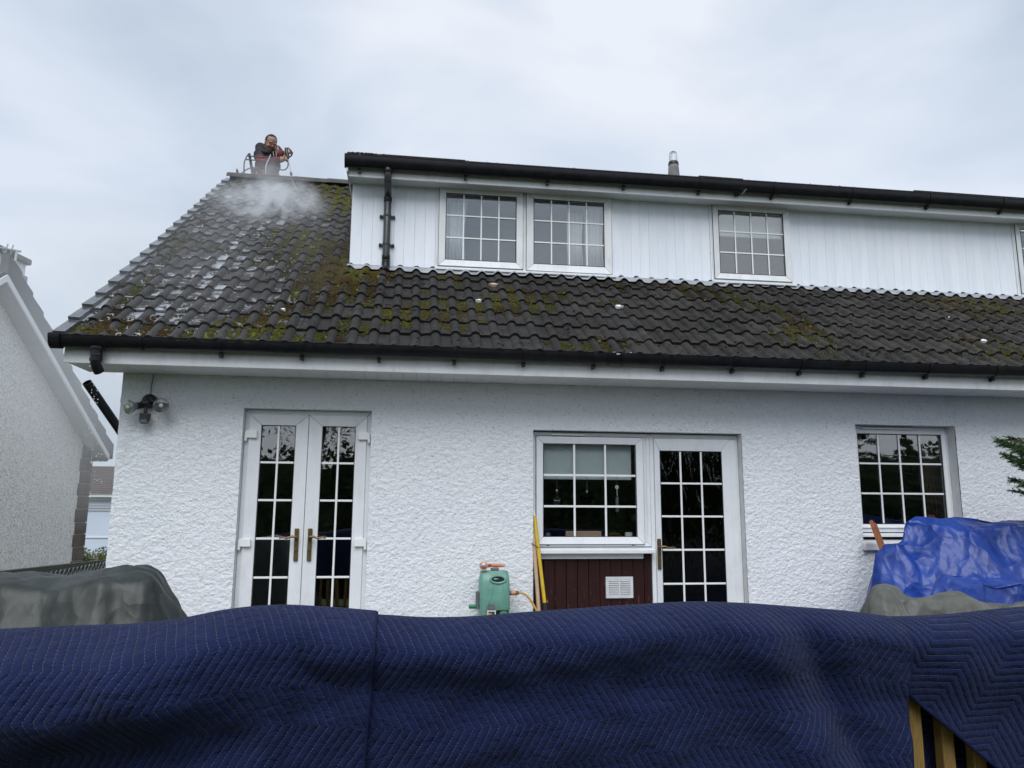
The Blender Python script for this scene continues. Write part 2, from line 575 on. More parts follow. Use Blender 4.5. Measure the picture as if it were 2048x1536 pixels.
def m_quilt(name, col1, col2, stitch):
    """moving blanket: puffed channels between zigzag rows of dashed pale stitching, laid out in the cloth's own UVs (metres)"""
    t = NT(name)
    uv = t.n('ShaderNodeUVMap', uv_map='UVMap').outputs[0]
    s = t.n('ShaderNodeSeparateXYZ')
    t.l(uv, s.inputs[0])
    u, v = s.outputs[0], s.outputs[1]
    tri = t.math('PINGPONG', v, 0.098)                                  # 0..0.105
    ph = t.math('DIVIDE', t.math('SUBTRACT', u, t.math('MULTIPLY', tri, 0.62)), 0.0225)
    fr = t.math('FRACT', ph)
    dist = t.math('MULTIPLY', t.math('MINIMUM', fr, t.math('SUBTRACT', 1.0, fr)), 0.0225)      # metres to the nearest row
    line = t.math('SUBTRACT', 1.0, t.math('DIVIDE', dist, 0.00105), clamp=True)
    dash = t.math('GREATER_THAN', t.math('FRACT', t.math('DIVIDE', v, 0.0062)), 0.34)
    wob = t.noise(uv, 14, 2)
    st = t.math('MULTIPLY', t.math('MULTIPLY', line, dash), t.ramp(wob, (0.3, 0.15), (0.65, stitch)))
    puff = t.math('POWER', t.math('DIVIDE', dist, 0.01125), 0.42)
    n1 = t.noise(uv, 5, 5, 0.6)
    c = t.ramp(n1, (0.3, col1), (0.7, col2))
    weave = t.noise(uv, 900, 2)
    c = t.mix(1.0, c, t.ramp(weave, (0.3, 0.85), (0.7, 1.12)), 'MULTIPLY')
    c = t.mix(st, c, (0.46, 0.48, 0.55))
    cre = t.noise(t.mapping(uv, (1.0, 1.6, 1)), 26, 4, 0.6, 0.6)
    b00 = t.bump(t.noise(t.mapping(uv, (1.0, 2.6, 1)), 60, 3, 0.6, 1.0), 0.5, 0.006)
    b0 = t.bump(cre, 0.9, 0.016, b00)
    b1 = t.bump(puff, 0.95, 0.005, b0)
    b2 = t.bump(t.noise(uv, 260, 2), 0.15, 0.002, b1)
    t.b.inputs['Sheen Weight'].default_value = 0.05
    return t.set(color=c, rough=0.88, spec=0.15, normal=b2)
M['quilt'] = m_quilt('navy_quilt', (0.0056, 0.0108, 0.047), (0.0086, 0.0165, 0.067), 0.34)
M['binding'] = simple('navy_binding', (0.010, 0.015, 0.055), 0.85, spec=0.15, var=0.2, nscale=30)

def m_tarp(name, lo, mid, hi, rough, spec, dust, dust_amt, bstr):
    t = NT(name)
    p = t.pos()
    n1 = t.noise(p, 3.2, 6, 0.65, 0.1)
    c = t.ramp(n1, (0.28, lo), (0.5, mid), (0.75, hi))
    st = t.noise(t.mapping(p, (3, 3, 1.0)), 4, 6, 0.75, 0.2)
    c = t.mix(t.ramp(st, (0.52, 0.0), (0.72, dust_amt)), c, dust)
    warp = t.n('ShaderNodeVectorMath', operation='ADD')      # crumple: straight-sided facets of unequal size
    nw = t.n('ShaderNodeTexNoise')
    nw.inputs['Scale'].default_value = 4.0
    t.l(p, nw.inputs['Vector'])
    sc3 = t.n('ShaderNodeVectorMath', operation='SCALE')
    t.l(nw.outputs['Color'], sc3.inputs[0])
    sc3.inputs['Scale'].default_value = 0.12
    t.l(p, warp.inputs[0])
    t.l(sc3.outputs[0], warp.inputs[1])
    hs = []
    for scl, q in ((5.0, (1.0, 1.6, 0.8)), (11.0, (1.5, 1.0, 1.1))):
        v = t.n('ShaderNodeTexVoronoi')
        v.inputs['Scale'].default_value = scl
        t.l(t.mapping(warp.outputs[0], q), v.inputs['Vector'])
        hs.append(v.outputs['Distance'])
    b0 = t.bump(hs[0], bstr, 0.05)
    b01 = t.bump(hs[1], bstr * 0.8, 0.018, b0)
    b1 = t.bump(t.noise(p, 60, 3, 0.6), bstr * 0.25, 0.004, b01)
    return t.set(color=c, rough=rough, spec=spec, normal=b1)
M['tarp_blue'] = m_tarp('blue_tarpaulin', (0.005, 0.026, 0.17), (0.008, 0.042, 0.26), (0.016, 0.065, 0.34), 0.4, 0.5, (0.05, 0.10, 0.28), 0.2, 0.65)
M['tarp_green'] = m_tarp('grey_green_tarpaulin', (0.010, 0.014, 0.012), (0.019, 0.025, 0.022), (0.032, 0.040, 0.036), 0.42, 0.4, (0.075, 0.085, 0.08), 0.4, 0.3)
M['tarp_grey'] = m_tarp('weathered_grey_tarpaulin', (0.06, 0.063, 0.057), (0.10, 0.104, 0.092), (0.15, 0.15, 0.132), 0.55, 0.35, (0.26, 0.25, 0.22), 0.6, 0.7)

def m_wood(name, c1, c2):
    t = NT(name)
    p = t.pos()
    n1 = t.noise(t.mapping(p, (26, 26, 1.6)), 1.7, 4, 0.6, 0.7)
    w = t.math('FRACT', t.math('MULTIPLY', n1, 7.0))
    c = t.mix(t.ramp(w, (0.0, 0.0), (0.9, 1.0)), c1, c2)
    return t.set(color=c, rough=0.62, spec=0.3, normal=t.bump(w, 0.12, 0.002))
M['spindle'] = m_wood('treated_pine', (0.27, 0.175, 0.055), (0.19, 0.115, 0.033))
M['rail_wood'] = m_wood('weathered_rail', (0.075, 0.078, 0.062), (0.045, 0.050, 0.038))
M['trunk'] = m_wood('bark', (0.10, 0.075, 0.05), (0.05, 0.038, 0.026))

def m_leaf(name, c1, c2, trans=0.25):
    t = NT(name)
    isl = t.n('ShaderNodeNewGeometry').outputs['Random Per Island']
    c = t.ramp(isl, (0.0, c1), (1.0, c2))
    t.set(color=c, rough=0.55, spec=0.3)
    tl = t.n('ShaderNodeBsdfTranslucent')
    t.l(c, tl.inputs[0])
    mx = t.n('ShaderNodeMixShader')
    mx.inputs[0].default_value = trans
    t.l(t.b.outputs[0], mx.inputs[1])
    t.l(tl.outputs[0], mx.inputs[2])
    t.l(mx.outputs[0], t.out.inputs[0])
    return t.m
M['hedge'] = m_leaf('hedge_leaf', (0.018, 0.036, 0.012), (0.055, 0.085, 0.024))
M['bushleaf'] = m_leaf('bush_leaf', (0.09, 0.13, 0.025), (0.24, 0.25, 0.06))
M['conifer'] = m_leaf('conifer_needle', (0.022, 0.065, 0.022), (0.115, 0.19, 0.065))
M['willow'] = m_leaf('willow_leaf', (0.03, 0.05, 0.02), (0.07, 0.085, 0.035))
M['weed'] = m_leaf('weed_leaf', (0.10, 0.11, 0.035), (0.20, 0.19, 0.07))

def m_ground():
    t = NT('garden_ground')
    p = t.pos()
    n1 = t.noise(p, 0.8, 6, 0.6)
    c = t.ramp(n1, (0.35, (0.045, 0.065, 0.025)), (0.65, (0.10, 0.11, 0.06)))
    return t.set(color=c, rough=0.95, spec=0.1, normal=t.bump(t.noise(p, 40, 4), 0.6, 0.02))
M['ground'] = m_ground()
M['paving'] = simple('grey_paving', (0.24, 0.235, 0.225), 0.85, var=0.25, nscale=5, bump=0.3)
M['stone'] = simple('brown_quoin_stone', (0.145, 0.115, 0.10), 0.9, var=0.3, nscale=9, bump=0.6, bscale=40)
M['nb_white'] = simple('neighbour_white_board', (0.74, 0.75, 0.76), 0.5, var=0.06, nscale=4)
M['nb_soffit'] = simple('neighbour_soffit', (0.45, 0.45, 0.45), 0.6, var=0.1)
M['nb_tile'] = simple('neighbour_grey_tile', (0.10, 0.10, 0.108), 0.8, var=0.2, nscale=8, bump=0.3)
M['brown_tile'] = simple('brown_roof_tile', (0.105, 0.082, 0.074), 0.85, var=0.15, nscale=6)
M['pale_panel'] = simple('pale_panel', (0.62, 0.70, 0.82), 0.5, var=0.04, nscale=2)

# ================================================================== SETTING
g = MB()
g.add([(-400, -400, 0), (400, -400, 0), (400, 600, 0), (-400, 600, 0)], [(0, 1, 2, 3)])
tag(g.build('ground', M['ground']), None, None, kind='structure')
g = MB()
g.box(-2.6, 8.0, -3.4, -0.002, -0.1, 0.05)
tag(g.build('patio', M['paving']), None, None, kind='structure')

# ================================================================== HOUSE
house = thing('house', 'white roughcast house with mossy dark tiled roof and white boarded dormer', 'house')
PIT = R(36)
CT, ST, TT = math.cos(PIT), math.sin(PIT), math.tan(PIT)
EY, EZ = -0.45, 2.63                     # eaves line of the roof surface
RX0, RX1 = -2.44, 6.95                   # left and right end of the tiling
def roofpt(X, s, h=0.0):
    return Vector((X, EY + s * CT - h * ST, EZ + s * ST + h * CT))
RIDGE_S = 5.33
RY, RZ = EY + RIDGE_S * CT, EZ + RIDGE_S * ST
WX0, WX1, WZ1 = -2.21, 7.2, 2.45

# --- front wall: a relief of thrown roughcast with openings cut through
openings = [(-1.293, -0.301, 0.06, 2.183), (1.015, 2.825, 0.06, 2.055), (3.885, 4.845, 1.10, 2.16)]
def axis(lo, hi, cuts, step):
    pts = [lo]
    for c in sorted(cuts) + [hi]:
        n = max(1, int(round((c - pts[-1]) / step)))
        a = pts[-1]
        pts += [a + (c - a) * (i + 1) / n for i in range(n)]
    return np.array(pts)
xs = axis(WX0, WX1, [o[0] for o in openings] + [o[1] for o in openings], 0.0082)
zs = axis(0.0, WZ1, sorted({0.06, 1.10, 2.183, 2.055, 2.16}), 0.0075)
GX, GZ = np.meshgrid(xs, zs, indexing='ij')
F1, F2, F3 = field(1, 1024, 0.9), field(2, 512, 1.3), field(3, 256, 6)
hgt = 0.0021 * np.tanh(1.3 * sample(F1, GX / 0.0060, GZ / 0.0046)) + 0.0009 * sample(F2, GX / 0.009, GZ / 0.007) + 0.0006 * sample(F3, GX / 0.05, GZ / 0.04)
Vw = np.stack([GX, -np.maximum(hgt + 0.007, 0), GZ], -1).reshape(-1, 3)
Vw[:, 0] += np.where(GX.ravel() < WX0 + 1e-6, -np.abs(hgt.ravel()) * 1.2, 0)
Fw = grid_faces(len(xs), len(zs))
cxm = (Vw[Fw[:, 0], 0] + Vw[Fw[:, 2], 0]) / 2
czm = (Vw[Fw[:, 0], 2] + Vw[Fw[:, 2], 2]) / 2
keep = np.ones(len(Fw), bool)
for (a, b, c, d) in openings:
    keep &= ~((cxm > a) & (cxm < b) & (czm > c) & (czm < d))
Fw = Fw[keep]
me = np_mesh('wall', Vw, Fw, M['render'], smooth=True)
wall = link('wall', me, house)
REV = 0.125
M['reveal'] = simple('painted_reveal', (0.68, 0.69, 0.70), 0.7, var=0.12, nscale=5, bump=0.3, bscale=50, dirt=(0.42, 0.42, 0.40), dirt_amt=0.4)
for (a, b, c, d) in openings:
    g = MB()
    g.add([(a, 0.0, c), (a, REV, c), (a, REV, d), (a, 0.0, d)], [(0, 1, 2, 3)])
    g.add([(b, 0.0, c), (b, REV, c), (b, REV, d), (b, 0.0, d)], [(3, 2, 1, 0)])
    g.add([(a, 0.0, d), (a, REV, d), (b, REV, d), (b, 0.0, d)], [(0, 1, 2, 3)])
    g.add([(a, 0.0, c), (a, REV, c), (b, REV, c), (b, 0.0, c)], [(3, 2, 1, 0)])
    # small roughcast lip so the reveal meets the relief
    g.build('reveal', M['reveal'], wall)
# gable, back wall and the shut inside
DEP = 2 * (RY + 0.0)
g = MB()
yb = 2 * RY - 0.0
g.add([(WX0, 0, 0), (WX0, yb, 0), (WX0, yb, WZ1), (WX0, RY, RZ - 0.1), (WX0, 0, WZ1)], [(0, 1, 2, 3, 4)])
g.build('gable_wall', M['render'], house)
g = MB()
g.add([(WX1, 0, 0), (WX1, yb, 0), (WX1, yb, WZ1), (WX1, RY, RZ - 0.1), (WX1, 0, WZ1)], [(4, 3, 2, 1, 0)])
g.add([(WX0, yb, 0), (WX1, yb, 0), (WX1, yb, WZ1), (WX0, yb, WZ1)], [(0, 1, 2, 3)])
g.build('back_wall', M['render'], house)
g = MB()
IX0, IX1 = WX0 + 0.1, WX1 - 0.1
g.add([(IX0, REV + .16, 0.06), (IX1, REV + .16, 0.06), (IX1, 3.6, 0.06), (IX0, 3.6, 0.06), (IX0, REV + .16, 2.42), (IX1, REV + .16, 2.42), (IX1, 3.6, 2.42), (IX0, 3.6, 2.42)],
      [(0, 1, 2, 3), (7, 6, 5, 4), (3, 2, 6, 7), (0, 3, 7, 4), (2, 1, 5, 6)])
for x in (0.35, 3.35):
    g.box(x - .05, x + .05, REV + .17, 3.59, 0.07, 2.41)
for (a, b, c, d) in openings:      # inner reveals join the rooms to the openings
    g.add([(a, REV, c), (a, REV + .16, c), (a, REV + .16, d), (a, REV, d)], [(0, 1, 2, 3)])
    g.add([(b, REV, c), (b, REV + .16, c), (b, REV + .16, d), (b, REV, d)], [(3, 2, 1, 0)])
    g.add([(a, REV, d), (a, REV + .16, d), (b, REV + .16, d), (b, REV, d)], [(0, 1, 2, 3)])
    g.add([(a, REV, c), (a, REV + .16, c), (b, REV + .16, c), (b, REV, c)], [(3, 2, 1, 0)])
xa = IX0
for (a, b, c, d) in openings + [(IX1, IX1, 0, 0)]:
    g.add([(xa, REV + .16, .06), (a, REV + .16, .06), (a, REV + .16, 2.42), (xa, REV + .16, 2.42)], [(0, 1, 2, 3)])
    if b > a:
        g.add([(a, REV + .16, d), (b, REV + .16, d), (b, REV + .16, 2.42), (a, REV + .16, 2.42)], [(0, 1, 2, 3)])
        if c > 0.1:
            g.add([(a, REV + .16, .06), (b, REV + .16, .06), (b, REV + .16, c), (a, REV + .16, c)], [(0, 1, 2, 3)])
    xa = b
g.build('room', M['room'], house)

# --- windows and doors
_bar_cache = {}
def glazing(par, x0, x1, z0, z1, cols, rows, y, glass='glass', bw=0.016, xcuts=None, zcuts=None):
    """panes, one for each light, and white bars proud of them"""
    xc = [x0] + (xcuts or [x0 + (x1 - x0) * i / cols for i in range(1, cols)]) + [x1]
    zc = [z0] + (zcuts or [z0 + (z1 - z0) * i / rows for i in range(1, rows)]) + [z1]
    for i in range(len(xc) - 1):
        for j in range(len(zc) - 1):
            g = MB()
            g.box(xc[i], xc[i + 1], y, y + 0.004, zc[j], zc[j + 1])
            g.build('pane', M[glass], par)
    for x in xc[1:-1]:
        g = MB()
        g.box(x - bw / 2, x + bw / 2, y - 0.008, y - 0.001, z0 - .004, z1 + .004)
        g.build('glazing_bar', M['upvc_clean'], par, bevel=0.002)
    for z in zc[1:-1]:
        g = MB()
        for i in range(len(xc) - 1):
            g.box(xc[i] + (bw / 2 if i else -.004), xc[i + 1] - (bw / 2 if i < len(xc) - 2 else -.004), y - 0.0075, y - 0.0012, z - bw / 2, z + bw / 2)
        g.build('glazing_bar', M['upvc_clean'], par, bevel=0.002)
    g = MB()
    g.ring(x0 - .006, x1 + .006, z0 - .006, z1 + .006, 0.011, y - 0.011, y - 0.0085, 0)
    g.build('gasket', M['seal'], par)

def sash(par, x0, x1, z0, z1, w, y, mat='upvc', depth=0.05):
    g = MB()
    g.ring(x0, x1, z0, z1, w, y, y + depth, inset=0.012)
    g.build('sash', M[mat], par, bevel=0.003)
    g = MB()
    g.ring(x0 - .004, x1 + .004, z0 - .004, z1 + .004, 0.008, y + 0.012, y + depth, 0)
    g.build('seal', M['seal'], par)

YD = 1.0                                  # front of the dormer
def dormer_window(x0, x1, z0, z1, sashes):
    w = empty('window', (0, 0, 0), house)
    y = YD - 0.02
    g = MB()
    g.ring(x0, x1, z0, z1, 0.03, y, y + 0.09)
    for i in range(len(sashes) - 1):
        xm = (sashes[i][1] + sashes[i + 1][0]) / 2
        g.box(xm - .018, xm + .018, y + .001, y + .085, z0 + .03, z1 - .03)
    g.build('frame', M['upvc_worn'], w, bevel=0.003)
    for (a, b, gx0, gx1, gz0, gz1, c, r) in sashes:
        wdt = gx0 - a
        sash(w, a, b, gz0 - wdt, gz1 + wdt, wdt, y - 0.018, 'upvc_worn')
        glazing(w, gx0, gx1, gz0, gz1, c, r, y + .005, bw=0.014)
    g = MB()
    g.hexa([(x0 - .02, y - .05, z0 - .035), (x1 + .02, y - .05, z0 - .035), (x1 + .02, y + .08, z0 - .035), (x0 - .02, y + .08, z0 - .035),
            (x0 - .02, y - .05, z0 - .012), (x1 + .02, y - .05, z0 - .012), (x1 + .02, y + .08, z0 - .002), (x0 - .02, y + .08, z0 - .002)])
    g.build('sill', M['upvc'], w, bevel=0.004)
    return w
dw1 = dormer_window(0.222, 1.995, 3.735, 4.585, [(0.236, 1.072, 0.302, 1.006, 3.815, 4.503, 4, 3), (1.108, 1.982, 1.182, 1.908, 3.815, 4.497, 4, 3)])
dw2 = dormer_window(3.056, 3.925, 3.735, 4.585, [(3.07, 3.911, 3.132, 3.849, 3.815, 4.497, 4, 3)])
dw3 = dormer_window(6.56, 7.15, 3.735, 4.585, [(6.575, 7.135, 6.637, 7.073, 3.815, 4.497, 2, 3)])

# kitchen window and side door share one opening
YK = 0.075
kw = empty('window', (0, 0, 0), house)
g = MB()
g.ring(1.018, 2.03, 1.105, 2.045, 0.032, YK - .005, YK + .07)
g.box(1.968, 1.9975, YK - .004, YK + .06, 1.138, 2.012)
g.build('frame', M['upvc'], kw, bevel=0.003)
sash(kw, 1.052, 1.966, 1.125, 2.008, 0.058, YK - 0.025)
glazing(kw, 1.110, 1.908, 1.183, 1.950, 3, 3, YK, zcuts=[1.183 + .2485, 1.183 + .505], bw=0.017)
g = MB()
g.hexa([(1.02, YK - .085, 1.052), (2.035, YK - .085, 1.052), (2.035, YK + .05, 1.052), (1.02, YK + .05, 1.052),
        (1.02, YK - .085, 1.085), (2.035, YK - .085, 1.085), (2.035, YK + .05, 1.103), (1.02, YK + .05, 1.103)])
g.build('sill', M['upvc'], kw, bevel=0.005)
g = MB()
g.box(1.18, 1.46, YK - .035, YK - .006, 2.018, 2.030)
g.build('trickle_vent', M['upvc_clean'], kw, bevel=0.003)
for x in (1.15, 1.87):
    g = MB()
    g.box(x - .012, x + .012, YK - .0075, YK - .004, 1.112, 1.117)
    g.build('drain_slot', M['seal'], kw)
g = MB()
g.box(1.02, 1.95, YK - .03, YK + .02, 1.008, 1.05)
g.build('apron', M['white'], kw, bevel=0.003)

def handle(par, x, z, y, side):
    g = MB()
    g.box(x - .017, x + .017, y - .010, y, z - .13, z + .12)
    h = g.build('handle_plate', M['brass'], par, bevel=0.005)
    g = MB()
    g.lathe((x, y - .008, z + .055), (0, -1, 0), [(.014, 0), (.013, .03), (.009, .045)], 12)
    g.tube([(x, y - .045, z + .055), (x + side * .03, y - .052, z + .058), (x + side * .07, y - .05, z + .045), (x + side * .1, y - .048, z + .052), (x + side * .125, y - .046, z + .045)], [.009, .009, .008, .007, .006], 8)
    g.build('lever', M['brass'], par, smooth=True)
    g = MB()
    g.lathe((x, y - .008, z - .045), (0, -1, 0), [(.011, 0), (.011, .008), (.004, .009)], 10)
    g.build('lock', M['brass'], par)

def door(x0, x1, z0, z1, gx0, gx1, gz0, gz1, cols, rows, y, hx, hz, hside, hinge_x=None, glass='glass'):
    d = empty('door', (0, 0, 0), house)
    g = MB()
    w = gx0 - x0
    g.ring(x0, x1, gz0 - (gx0 - x0), z1, w, y, y + .06, inset=0.012) if abs((x1 - gx1) - w) < 1e-3 and abs(z1 - gz1 - w) < 1e-3 else None
    if not g.v:
        # unequal stiles and rails
        O = [(x0, z0), (x1, z0), (x1, z1), (x0, z1)]
        I = [(gx0, gz0), (gx1, gz0), (gx1, gz1), (gx0, gz1)]
        for k in range(4):
            a, b, c, e_ = O[k], O[(k + 1) % 4], I[(k + 1) % 4], I[k]
            q = 0.001
            dx, dz = b[0] - a[0], b[1] - a[1]
            L = math.hypot(dx, dz)
            ux, uz = dx / L * q, dz / L * q
            a, e_ = (a[0] + ux, a[1] + uz), (e_[0] + ux, e_[1] + uz)
            b, c = (b[0] - ux, b[1] - uz), (c[0] - ux, c[1] - uz)
            g.hexa([(a[0], y + .06, a[1]), (b[0], y + .06, b[1]), (c[0], y + .06, c[1]), (e_[0], y + .06, e_[1]),
                    (a[0], y, a[1]), (b[0], y, b[1]), (c[0], y + .012, c[1]), (e_[0], y + .012, e_[1])])
    g.build('leaf_frame', M['upvc'], d, bevel=0.003)
    glazing(d, gx0, gx1, gz0, gz1, cols, rows, y + .026, glass)
    handle(d, hx, hz, y, hside)
    if hinge_x is not None:
        for hz_ in (z1 - .16, 1.14, 0.35):
            g = MB()
            sgn = 1 if hinge_x < (x0 + x1) / 2 else -1
            g.box(min(hinge_x, hinge_x + sgn * .085), max(hinge_x, hinge_x + sgn * .085), y - .022, y - .001, hz_ - .03, hz_ + .03)
            g.lathe((hinge_x, y - .012, hz_ - .055), (0, 0, 1), [(.012, 0), (.012, .075)], 10)
            g.build('hinge', M['upvc_clean'], d, bevel=0.003)
    return d
YF = 0.075
g = MB()
g.ring(-1.291, -0.303, 0.062, 2.18, 0.036, YF - .004, YF + .06)
g.build('door_frame', M['upvc'], house, bevel=0.003)
dl = door(-1.257, -0.8, 0.12, 2.142, -1.166, -0.898, 0.578, 2.058, 2, 5, YF - .02, -0.848, 1.13, -1, -1.277)
dr = door(-0.796, -0.339, 0.12, 2.142, -0.692, -0.428, 0.578, 2.058, 2, 5, YF - .0195, -0.747, 1.13, 1, -0.319)
for o_, l_ in ((dl, 'left leaf of the white double glazed doors'), (dr, 'right leaf of the white double glazed doors')):
    o_['label'] = l_
g = MB()
g.ring(2.032, 2.822, 0.062, 2.045, 0.034, YK - .003, YK + .07)
g.build('door_frame', M['upvc'], house, bevel=0.003)
dk = door(2.068, 2.745, 0.10, 2.008, 2.118, 2.672, 0.525, 1.905, 3, 5, YK - .02, 2.088, 1.05, 1, None, 'obscure')
dk['label'] = 'white single door with fifteen rippled glass panes'
g = MB()
g.box(2.747, 2.80, YK - .012, YK - .004, 0.1, 2.01)
g.build('door_trim', M['upvc'], house, bevel=0.003)

# right hand window
YR = 0.10
rw = empty('window', (0, 0, 0), house)
g = MB()
g.ring(3.887, 4.843, 1.225, 2.158, 0.045, YR - .005, YR + .06)
g.build('frame', M['upvc'], rw, bevel=0.003)
g = MB()
g.ring(3.925, 4.805, 1.262, 2.12, 0.03, YR - .022, YR - .006, inset=.01)
g.build('bead', M['upvc_clean'], rw, bevel=0.002)
glazing(rw, 3.955, 4.765, 1.295, 2.088, 4, 3, YR + .002)
g = MB()
g.box(4.0, 4.5, YR - .03, YR - .008, 2.128, 2.142)
g.build('trickle_vent', M['upvc_clean'], rw, bevel=0.003)
g = MB()
g.hexa([(3.887, YR - .06, 1.185), (4.843, YR - .06, 1.185), (4.843, YR + .05, 1.185), (3.887, YR + .05, 1.185), (3.887, YR - .06, 1.205), (4.843, YR - .06, 1.205), (4.843, YR + .05, 1.224), (3.887, YR + .05, 1.224)])
g.build('inner_sill', M['upvc'], rw, bevel=0.003)
g = MB()
g.hexa([(3.87, -.055, 1.075), (4.86, -.055, 1.075), (4.86, REV, 1.075), (3.87, REV, 1.075), (3.87, -.055, 1.135), (4.86, -.055, 1.135), (4.86, REV, 1.165), (3.87, REV, 1.165)])
g.build('sill', M['reveal'], rw, bevel=0.008)

# maroon boards under the kitchen window, with a louvred grille
pan = empty('boarded_panel', (0, 0, 0), house)
x = 1.022
k = 0
while x < 2.02:
    wd = 0.094 if x < 1.9 else 2.028 - x
    g = MB()
    g.box(x + .002, x + wd - .002, YK + .004 + random.uniform(0, .003), YK + .03, 0.07, 1.006 if x < 1.9 else 1.05)
    g.build('board', M['maroon'], pan, bevel=0.003)
    x += wd
g = MB()
g.box(1.02, 2.03, YK + .031, YK + .05, .07, 1.05)
g.build('backing', M['dark'], pan)
gr = empty('vent_grille', (0, 0, 0), house)
vx0, vx1, vz0, vz1 = 1.632, 1.862, 0.692, 0.862
g = MB()
g.ring(vx0, vx1, vz0, vz1, 0.026, YK - .008, YK + .003, 0)
xm = (vx0 + vx1) / 2
g.box(xm - .008, xm + .008, YK - .0075, YK + .003, vz0 + .026, vz1 - .026)
g.build('grille_frame', M['alu'], gr)
g = MB()
g.box(vx0 + .02, vx1 - .02, YK + .0005, YK + .0033, vz0 + .02, vz1 - .02)
g.build('grille_back', M['black'], gr)
for side in (0, 1):
    a, b = (vx0 + .028, xm - .01) if side == 0 else (xm + .01, vx1 - .028)
    for j in range(8):
        z = vz0 + .03 + j * (vz1 - vz0 - .06) / 7.4
        g = MB()
        g.hexa([(a, YK - .012, z), (b, YK - .012, z), (b, YK - .001, z + .009), (a, YK - .001, z + .009),
                (a, YK - .010, z + .002), (b, YK - .010, z + .002), (b, YK + .0, z + .0115), (a, YK + .0, z + .0115)])
        g.build('louvre', M['alu'], gr)

# --- eaves: fascia, soffit boards, gutter
FX0, FX1 = -2.475, 7.25
g = MB()
g.box(FX0, FX1, -0.42, -0.40, 2.43, 2.60)
g.build('fascia', M['upvc_worn'], house, bevel=0.004)
sof = empty('soffit', (0, 0, 0), house)
x = FX0 + .02
sm = MB()
sm.box(0, 0.0975, -0.399, -0.016, 2.4345, 2.446)
sm = sm.mesh('soffit_board', M['soffit'])
while x < FX1 - .1:
    o = link('soffit_board', sm, sof)
    o.location = (x, 0, random.uniform(-.0012, .0012))
    x += 0.1
g = MB()
g.box(FX0 + .001, FX1, -0.399, 0.0, 2.448, 2.46)
g.build('soffit_backing', M['seal'], sof)
# gable overhang: barge boards and soffit return
brg = empty('bargeboard', (0, 0, 0), house)
for sgn, nm in ((1, 'board'),):
    g = MB()
    a, b = roofpt(0, 0.02, -0.03), roofpt(0, RIDGE_S, -0.03)
    g.hexa([(FX0, -0.40, 2.432), (FX0 + .02, -0.40, 2.432), (FX0 + .02, RY, RZ - .22), (FX0, RY, RZ - .22),
            (FX0, a.y, a.z), (FX0 + .02, a.y, a.z), (FX0 + .02, b.y, b.z), (FX0, b.y, b.z)])
    g.build('board', M['upvc_worn'], brg)
g = MB()
g.hexa([(FX0 + .021, -0.398, 2.434), (WX0 - .008, -0.398, 2.434), (WX0 - .008, RY, RZ - .25), (FX0 + .021, RY, RZ - .25),
        (FX0 + .021, -0.398, 2.446), (WX0 - .008, -0.398, 2.446), (WX0 - .008, RY, RZ - .235), (FX0 + .021, RY, RZ - .235)])
g.build('verge_soffit', M['soffit'], brg)

def gutter(x0, x1, yf, zt, rad, deep, par, name='gutter'):
    """half round channel; yf is its back edge, zt the lip height"""
    n = 12
    prof = []
    for k in range(n + 1):
        a = math.pi * k / n
        prof.append((yf - rad + rad * math.cos(a), zt - deep * math.sin(a)))
    inner = [(yf - rad + (rad - .004) * math.cos(math.pi * k / n), zt - (deep - .004) * math.sin(math.pi * k / n)) for k in range(n, -1, -1)]
    prof = prof[:-1] + [prof[-1], (prof[-1][0] - .006, zt + .003), (prof[-1][0] - .002, zt + .008), (prof[-1][0] + .004, zt + .004)] + inner
    g = MB()
    m = len(prof)
    vs = [(x0, y, z) for y, z in prof] + [(x1, y, z) for y, z in prof]
    g.add(vs, [(k, (k + 1) % m, m + (k + 1) % m, m + k) for k in range(m)])
    return g.build(name, M['gutter'], par, smooth=True, angle=50)
GY, GZT, GR, GD = -0.424, 2.610, 0.056, 0.080
gut = gutter(-2.535, 7.25, GY, GZT, GR, GD, house)
def collar(par, x, w, yf, zt, rad, deep, tail=True):
    g = MB()
    n = 12
    pr = [(yf - rad + (rad + .006) * math.cos(math.pi * k / n), zt - (deep + .006) * math.sin(math.pi * k / n)) for k in range(n + 1)]
    pr += [(pr[-1][0], zt + .012), (pr[-1][0] + .01, zt + .012)]
    for y0, z0 in [pr[0]]:
        pass
    m = len(pr)
    inn = [(yf - rad + (rad + .001) * math.cos(math.pi * k / n), zt - (deep + .001) * math.sin(math.pi * k / n)) for k in range(n, -1, -1)]
    pr2 = pr + inn
    m = len(pr2)
    vs = [(x - w / 2, y, z) for y, z in pr2] + [(x + w / 2, y, z) for y, z in pr2]
    g.add(vs, [(k, (k + 1) % m, m + (k + 1) % m, m + k) for k in range(m)] + [tuple(range(m - 1, -1, -1)), tuple(range(m, 2 * m))])
    if tail:
        g.box(x - .012, x + .012, yf - rad * .75, yf + .003, zt - deep - .032, zt - deep - .004)
    return g.build('bracket' if tail else 'union', M['gutter'], par, smooth=True, angle=40)
for px in (440, 603, 758, 909, 1048, 1188, 1326, 1466, 1600, 1726, 1852, 1985, 2110):
    collar(gut, atY(px, 715, GY - .05).x, 0.028, GY, GZT, GR, GD)
for px in (285, 1215, 1242):
    collar(gut, atY(px, 700, GY - .05).x, 0.022, GY, GZT, GR, GD, False)
collar(gut, -2.50, 0.07, GY, GZT, GR + .003, GD + .006, False)
g = MB()
n = 12
pr = [(GY - GR + (GR + .008) * math.cos(math.pi * k / n), GZT + .006 - (GD + .016) * math.sin(math.pi * k / n)) for k in range(n + 1)]
